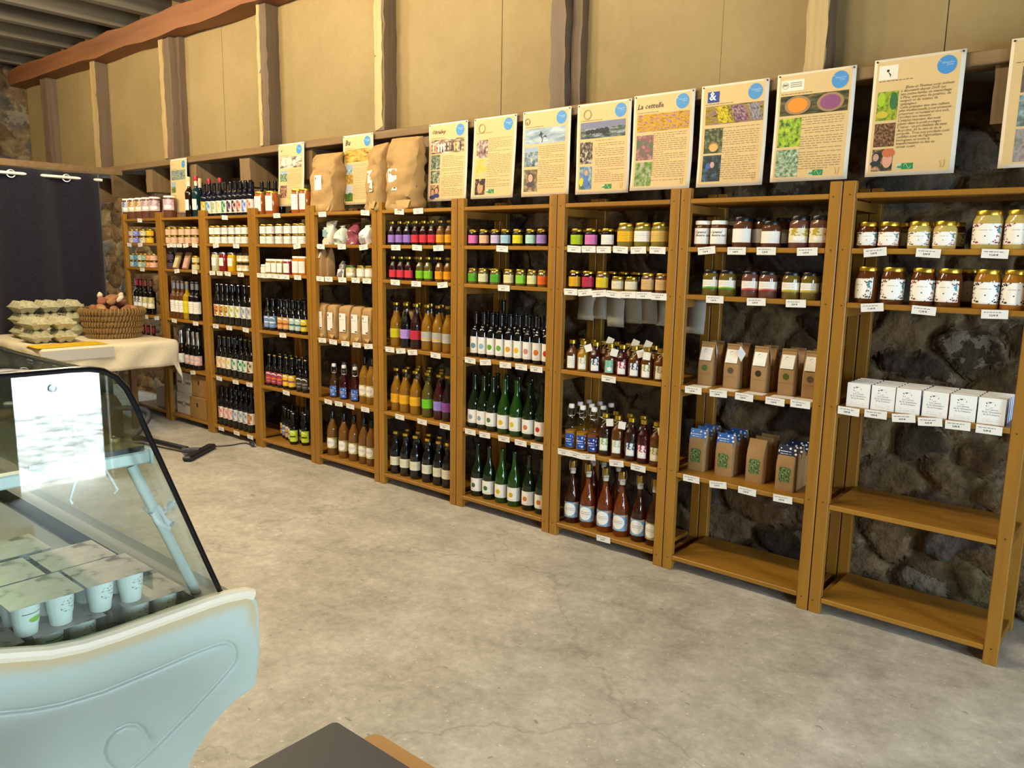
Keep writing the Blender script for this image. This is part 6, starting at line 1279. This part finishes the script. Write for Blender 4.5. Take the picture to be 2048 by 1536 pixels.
def panel(x_out, x_in):
    "moulded end panel with a rounded rim"
    n = len(end_ccw); L = [(x_in, end_ccw), (x_out-0.010*(1 if x_out > x_in else -1), end_ccw), (x_out-0.003*(1 if x_out > x_in else -1), inset(end_ccw, 0.004)), (x_out, inset(end_ccw, 0.011))]
    V = [(x, y, z) for x, p in L for y, z in p]; Fc = [tuple(range(n-1, -1, -1))]+([tuple(range(3*n, 4*n))] if x_out < x_in else [])
    for r in range(3):
        for k in range(n): Fc.append((r*n+k, r*n+(k+1) % n, (r+1)*n+(k+1) % n, (r+1)*n+k))
    if x_out < x_in: Fc = [f[::-1] for f in Fc]
    return V, Fc
V, Fc = panel(CX+0.012, CX-0.03)
ep = link('end_panel', mesh('end_panel', V, Fc, 35), wht, cs)
groove = [(-3.30, 0.86), (-3.12, 0.832), (-3.05, 0.812), (-3.007, 0.797), (-2.96, 0.786), (-2.894, 0.779), (-2.802, 0.780), (-2.722, 0.783), (-2.669, 0.782), (-2.649, 0.778), (-2.636, 0.766), (-2.629, 0.749), (-2.632, 0.73), (-2.648, 0.715), (-2.684, 0.692), (-2.728, 0.665), (-2.781, 0.636), (-2.822, 0.614), (-2.849, 0.603), (-2.866, 0.603), (-2.882, 0.614), (-2.896, 0.638), (-2.900, 0.661), (-2.893, 0.682), (-2.877, 0.693), (-2.855, 0.694), (-2.837, 0.685), (-2.825, 0.668), (-2.82, 0.652)]
# the outer face is meshed finely round the swirl line, which is pressed 4 mm into the moulding
from mathutils.geometry import delaunay_2d_cdt
xo = CX+0.012; face = inset(end_ccw, 0.011); GV = [Vector(p) for p in groove]
def dseg(p):
    best = 9.0
    for a, b in zip(GV, GV[1:]):
        t = max(0, min(1, (p-a).dot(b-a)/max(1e-9, (b-a).length_squared))); best = min(best, (p-a-(b-a)*t).length)
    return best
def inside(p):
    c = False; n = len(face)
    for i in range(n):
        (x1, y1), (x2, y2) = face[i-1], face[i]
        if (y1 > p.y) != (y2 > p.y) and p.x < (x2-x1)*(p.y-y1)/(y2-y1)+x1: c = not c
    return c
def dtop(p): return min((p-Vector(a)-(Vector(b)-Vector(a))*max(0, min(1, (p-Vector(a)).dot(Vector(b)-Vector(a))/(Vector(b)-Vector(a)).length_squared))).length for a, b in zip(end_pts[:13], end_pts[1:14]))
pts = [Vector(p) for p in face]; nb = len(pts)
for a, b in zip(GV, GV[1:]):
    L_ = (b-a).length; nrm = Vector((-(b-a).y, (b-a).x)).normalized(); k = max(1, int(L_/0.004))
    for q in range(k):
        c_ = a+(b-a)*q/k
        for o_ in (-0.0075, -0.0045, -0.0022, 0, 0.0022, 0.0045, 0.0075):
            p = c_+nrm*o_
            if inside(p): pts.append(p)
for yy in np.arange(-3.58, -2.58, 0.013):
    for zz in np.arange(0.02, 0.96, 0.013):
        p = Vector((yy, zz))
        if zz > 0.45 and inside(p) and dseg(p) > 0.011: pts.append(p)
V2, E2, F2 = delaunay_2d_cdt(pts, [], [list(range(nb))], 1, 1e-5)[:3]
V3 = []; stain = []
for p in V2:
    d = dseg(p) if p.y > 0.55 else 9; V3.append((xo-0.0045*math.exp(-(d/0.0036)**2), p.x, p.y)); stain.append(math.exp(-(max(0, dtop(p)-0.016)/0.013)**2))
me = bpy.data.meshes.new('end_face'); me.from_pydata(V3, [], [tuple(f) for f in F2]); me.materials.append(None)
ca = me.color_attributes.new('stain', 'FLOAT_COLOR', 'POINT'); ca.data.foreach_set('color', [k for s_ in stain for k in (s_, s_, s_, 1)])
me.shade_smooth()
g = G('yellowed_moulding'); at2 = g.n('ShaderNodeVertexColor', layer_name='stain').outputs[0]; sx_ = g.n('ShaderNodeSeparateColor'); g.t.links.new(at2, sx_.inputs[0])
link('moulded_face', me, g.set(g.mix(g.math('MULTIPLY', sx_.outputs[0], 0.8), hexc('bccbc0'), hexc('c8aa70')), 0.35), ep)
top = [p for p in end_pts if p[1] > 0.855 and p[0] < -2.575]
MB().tube([(CX+0.001, y, z-0.003) for y, z in top], 0.0135, 10).build('rim_bead', rimm, cs)
LX_ = -3.6
V, Fc = panel(LX_-0.03, LX_+0.012); link('end_panel', mesh('end_panel', V, Fc, 35), wht, cs)
# body shell below the glass: front follows the panel outline
sh = [p for p in end_pts if p[0] > -3.2 and p[1] < 0.845][0:]
shell = [(-2.60, 0.80)]+[(y-0.012, z) for y, z in end_pts[13:30]]
m = MB(); n = len(shell)
m.add([(x, y, z) for x in (CX-0.03, LX_+0.012) for y, z in shell], [(k, k+1, n+k+1, n+k) for k in range(n-1)])
m.build('front_body', wht, cs)
deckm = mat('5c625f', 0.45, 0.3)
MB().box(LX_+0.012, CX-0.03, -2.668, -2.60, 0.78, 0.855).box(LX_+0.012, CX-0.03, -3.55, -2.64, 0.806, 0.816).box(LX_+0.012, CX-0.03, -3.56, -3.54, 0.2, 1.3).build('deck', deckm, cs)
# curved glass: end pane and long front pane
ge = [(-3.58, 1.372), (-3.20, 1.366), (-3.007, 1.364), (-2.964, 1.3635), (-2.895, 1.363), (-2.866, 1.3615), (-2.843, 1.356), (-2.822, 1.343), (-2.805, 1.320), (-2.790, 1.286), (-2.777, 1.247), (-2.751, 1.176), (-2.708, 1.057), (-2.671, 0.954), (-2.642, 0.875)]
low = [(-2.66, 0.867), (-2.77, 0.866), (-2.859, 0.8655), (-2.918, 0.868), (-2.971, 0.877), (-3.043, 0.90), (-3.10, 0.917), (-3.30, 0.947), (-3.58, 0.975)]
gls = clear('f6faf8', 0.004)
poly = (ge+low)[::-1]
MB().prism(poly, CX-0.022, CX-0.016).build('end_glass', gls, cs, smooth=20)
ge2 = ge[1:]; n = len(ge2)
inn = [(y-0.005, z-0.004) for y, z in ge2]
m = MB(); ring = ge2+inn[::-1]; N = len(ring)
m.add([(x, y, z) for x in (CX-0.024, LX_+0.02) for y, z in ring], [(k, (k+1) % N, N+(k+1) % N, N+k) for k in range(N)]+[tuple(range(N)), tuple(range(2*N-1, N-1, -1))])
m.build('front_glass', gls, cs, smooth=40)
MB().tube([(CX-0.018, y, z+0.001) for y, z in ge], 0.0055, 8).build('edge_seal', mat('0b0c10', 0.25), cs)
MB().lathe([(0.003, 0), (0.0065, 0.0), (0.0065, 0.002), (0.003, 0.0025)], 16).build('glass_bolt', mat('8a9490', 0.3, 0.9), cs, at(105, 777, x=CX-0.0155), (0, math.pi/2, 0))
# inner frame: bar, strut, glass shelf, wire loop
frm = mat('dbe8e2', 0.35)
XI = CX-0.10
a, b = at(0, 985, x=XI), at(295, 922, x=XI)
MB().box(XI-0.014, XI+0.014, -3.45, b.y, b.z, b.z+0.024, 0.003).build('shelf_bar', frm, cs)
MB().box(XI-0.016, XI+0.016, b.y-0.002, b.y+0.006, b.z-0.003, b.z+0.027, 0.002).build('bar_end_cap', frm, cs)
s0, s1 = at(262, 930, x=XI), at(405, 1208, x=XI)
st = MB().tube([s0, s1], 0.0105, 14).build('strut', frm, cs)
rnd = random.Random(3); mid = s0.lerp(s1, 0.36)
m = MB().grid(lambda u, v: (mid.x+0.012*math.cos(u*6.28)*(1.0+0.3*v), mid.y+0.0135*math.sin(u*6.28)+0.03*(v-0.5)+0.004*math.sin(9*u+5*v), mid.z+0.004*math.cos(7*u)+0.04*(0.5-v)+0.008*math.sin(u*12)), 16, 5)
m.grid(lambda u, v: (mid.x+0.006*math.sin(u*9), mid.y+0.008+0.026*u+0.004*math.sin(v*9), mid.z+0.010+0.016*u+0.010*(v-0.5)*(1+u)+0.003*math.sin(u*14+v*6)), 10, 4)
m.build('tape_scrap', mat('e8ecec', 0.3), st)
gz = b.z+0.026
MB().box(LX_+0.03, XI+0.012, -2.95, -2.748, gz, gz+0.008).build('glass_shelf', clear('dfeee8', 0.01), cs)
MB().box(XI+0.0105, XI+0.0145, -2.95, -2.748, gz-0.0005, gz+0.0095).build('shelf_edge', mat('0e1a1a', 0.15), cs)
wl = [(145, 1008), (140, 1000), (150, 965), (158, 955), (195, 938), (212, 940), (235, 980), (228, 987)]
MB().tube([at(px, py, x=XI+0.02) for px, py in wl], 0.0022, 6).build('wire_loop', mat('eef2f0', 0.3), cs)
# ---- yoghurt packs
cupm, lidm = mat('e6efe6', 0.4), mat('8f9a98', 0.25, 0.8)
g = G('printed_sleeve'); cc = g.coord('Object'); f = g.noise(cc, 17, 4, 0.6); f2 = g.noise(cc, 11, 2)
col = g.ramp(f, [(0.33, hexc('4a4642')), (0.42, hexc('b4aaa0')), (0.6, hexc('c8beb6'))]); col = g.mix(g.math('GREATER_THAN', f2, 0.69), col, hexc('a0a84a'))
sleevem = g.set(col, 0.3, spec=0.5)
film_ = clear('e4ece8', 0.08)
KM['cup'] = lathe_me([(0.0005, 0.0), (0.0185, 0.0), (0.019, 0.004), (0.0205, 0.020), (0.0215, 0.0205), (0.0245, 0.055), (0.0262, 0.056), (0.0262, 0.059), (0.0005, 0.0595)], 22, 35)
KM['cuplid'] = lathe_me([(0.0262, 0.0588), (0.0268, 0.0592), (0.0268, 0.0605), (0.0005, 0.0608)], 22, 35)
KM['cupprint'] = sheetmesh(lambda u, v: ((0.0222+0.0026*(1-v))*math.cos((u*2-1)*1.0+0.3), (0.0222+0.0026*(1-v))*math.sin((u*2-1)*1.0+0.3), 0.052-0.028*v), 10, 2)
def cupprint(kind):
    k = ('cupprint', kind)
    if k in MATS: return MATS[k]
    g = G('cup_print'); u, v = g.uv(); base = hexc('e6efe6')
    if kind == 'cow':
        f = g.noise(g.coord('UV'), 3.2, 2); ln = g.math('LESS_THAN', g.math('ABSOLUTE', g.math('SUBTRACT', f, 0.52)), 0.012)
        c = g.mix(g.math('MULTIPLY', ln, discmask(g, u, v, 0.5, 0.5, 0.32, 0.48)), base, hexc('4a4f50'))
    else:
        c = g.mix(g.math('MULTIPLY', textmask(g, u, v, 5, 0.1, 0.9, 0.55, 0.8, 0.36), 0.9), base, hexc('3c4648'))
        c = g.mix(discmask(g, u, v, 0.62, 0.25, 0.3, 0.2), c, hexc('8cc83c'))
    MATS[k] = g.set(c, 0.4); return MATS[k]
def pack(x, y, z, label, kinds=('leaf', 'cow')):
    "2 x 2 cups under a printed sleeve"
    o = tag(empty('yoghurt_pack', (x, y, z)), label, 'yoghurt pack', 'yoghurt packs in the display case')
    for i, dx in enumerate((0.03, -0.03)):
        for j, dy in enumerate((-0.029, 0.029)):
            c_ = link('cup', KM['cup'], cupm, o, (dx, dy, 0)); link('foil_lid', KM['cuplid'], lidm, c_)
            if i == 0: link('cup_print', KM['cupprint'], cupprint(kinds[j % len(kinds)]), c_)
    MB().box(-0.062, 0.062, -0.062, 0.062, 0.0612, 0.0626, 0.0004).build('sleeve_top', sleevem, o)
    MB().box(-0.0625, -0.0615, -0.06, 0.06, 0.012, 0.0612).build('sleeve_side', film_, o)
    MB().box(-0.058, 0.058, 0.061, 0.0616, 0.016, 0.0614).build('sleeve_side', film_, o)
    MB().box(-0.06, 0.06, -0.06, 0.06, 0.0185, 0.0193).build('sleeve_floor', film_, o) if False else None
    return o
DZ = 0.8165
XA = -1.52
for x, y, lv, t in ((XA-0.02, -2.905, 0, 'lower yoghurt pack beneath the leaf-printed front pack'), (XA-0.02, -2.745, 0, 'lower yoghurt pack nearest the glass strut foot'), (XA-0.02, -2.94, 1, 'upper front yoghurt pack with leaf and cow cups'), (XA-0.022, -2.81, 1, 'upper front yoghurt pack with two cow cups'), (XA-0.02, -3.045, 0, 'lower yoghurt pack cut by the picture edge'),
                    (XA-0.15, -2.96, 0, 'lower yoghurt pack in second rank, left'), (XA-0.15, -2.96, 1, 'upper yoghurt pack in second rank, left'), (XA-0.15, -2.825, 0, 'lower yoghurt pack in second rank, right'), (XA-0.15, -2.825, 1, 'upper yoghurt pack in second rank, right'), (XA-0.005, -3.09, 1, 'upper yoghurt pack cut by the picture edge'),
                    (XA-0.29, -2.965, 0, 'lower yoghurt pack in third rank, left'), (XA-0.29, -2.835, 0, 'lower yoghurt pack in third rank, right'), (XA-0.29, -2.90, 1, 'upper yoghurt pack in third rank')):
    pack(x, y, DZ+lv*0.0632, t, ('cow', 'cow') if 'two cow' in t or 'strut' in t else ('leaf', 'cow') if 'leaf' in t else ('leaf', 'leaf'))
# cheese wheel and board deeper in the case
o = tag(MB().box(-0.14, 0.14, -0.11, 0.11, 0, 0.05, 0.02).build('bread_loaf', skin('b98a4c', '8a5c2a'), None, (-2.35, -3.0, DZ)), 'brown loaf lying deeper in the display case', 'loaf')

# ------------------------------------------------------------------ counter with black top at the lower edge of the picture
ct = tag(empty('serving_counter', (-0.45, -3.05, 0)), 'black-topped counter with pale wooden ledge at the lower picture edge', 'counter')
bt = G('black_slate'); f = bt.noise(bt.coord('Object'), 5, 4); bm2 = bt.set(bt.ramp(f, [(0.35, hexc('1e1d22')), (0.7, hexc('35333a'))]), 0.55)
def rrect(x0, x1, y0, y1, r, z0, z1):
    P = []
    for cx, cy_, a0 in ((x1-r, y1-r, 0), (x0+r, y1-r, 1), (x0+r, y0+r, 2), (x1-r, y0+r, 3)):
        for k in range(6): a = math.pi/2*(a0+k/5); P.append((cx+r*math.cos(a), cy_+r*math.sin(a)))
    n = len(P); return [(x, y, z0) for x, y in P]+[(x, y, z1) for x, y in P], [tuple(range(n-1, -1, -1)), tuple(range(n, 2*n))]+[(k, (k+1) % n, n+(k+1) % n, n+k) for k in range(n)]
m = MB(); m.add(*rrect(-0.335, 0.25, -0.27, 0.215, 0.008, 0.925, 0.95)); m.build('black_top', bm2, ct)
ld = MB(); ld.add(*rrect(-0.335, 0.25, -0.2, 0.284, 0.015, 0.872, 0.90)); lo = ld.build('wooden_ledge', wood('d8a85c', 'b07c34', 'x', 0.4, 0.6), ct)
MB().box(-0.325, 0.24, 0.15, 0.240, 0.9001, 0.9045).build('plank_inlay', wood('b07c3c', '84542a', 'y', 0.4, 0.5), lo)
for sx in (-0.26, 0.18):
    for sy in (-0.17, 0.14): MB().box(sx-0.022, sx+0.022, sy-0.022, sy+0.022, 0, 0.872, 0.003).build('leg', wood('a9793c', '86592a', 'z'), ct)
MB().box(-0.30, 0.22, -0.21, 0.18, 0.901, 0.924).build('top_frame', wood('a9793c', '86592a', 'x'), ct)
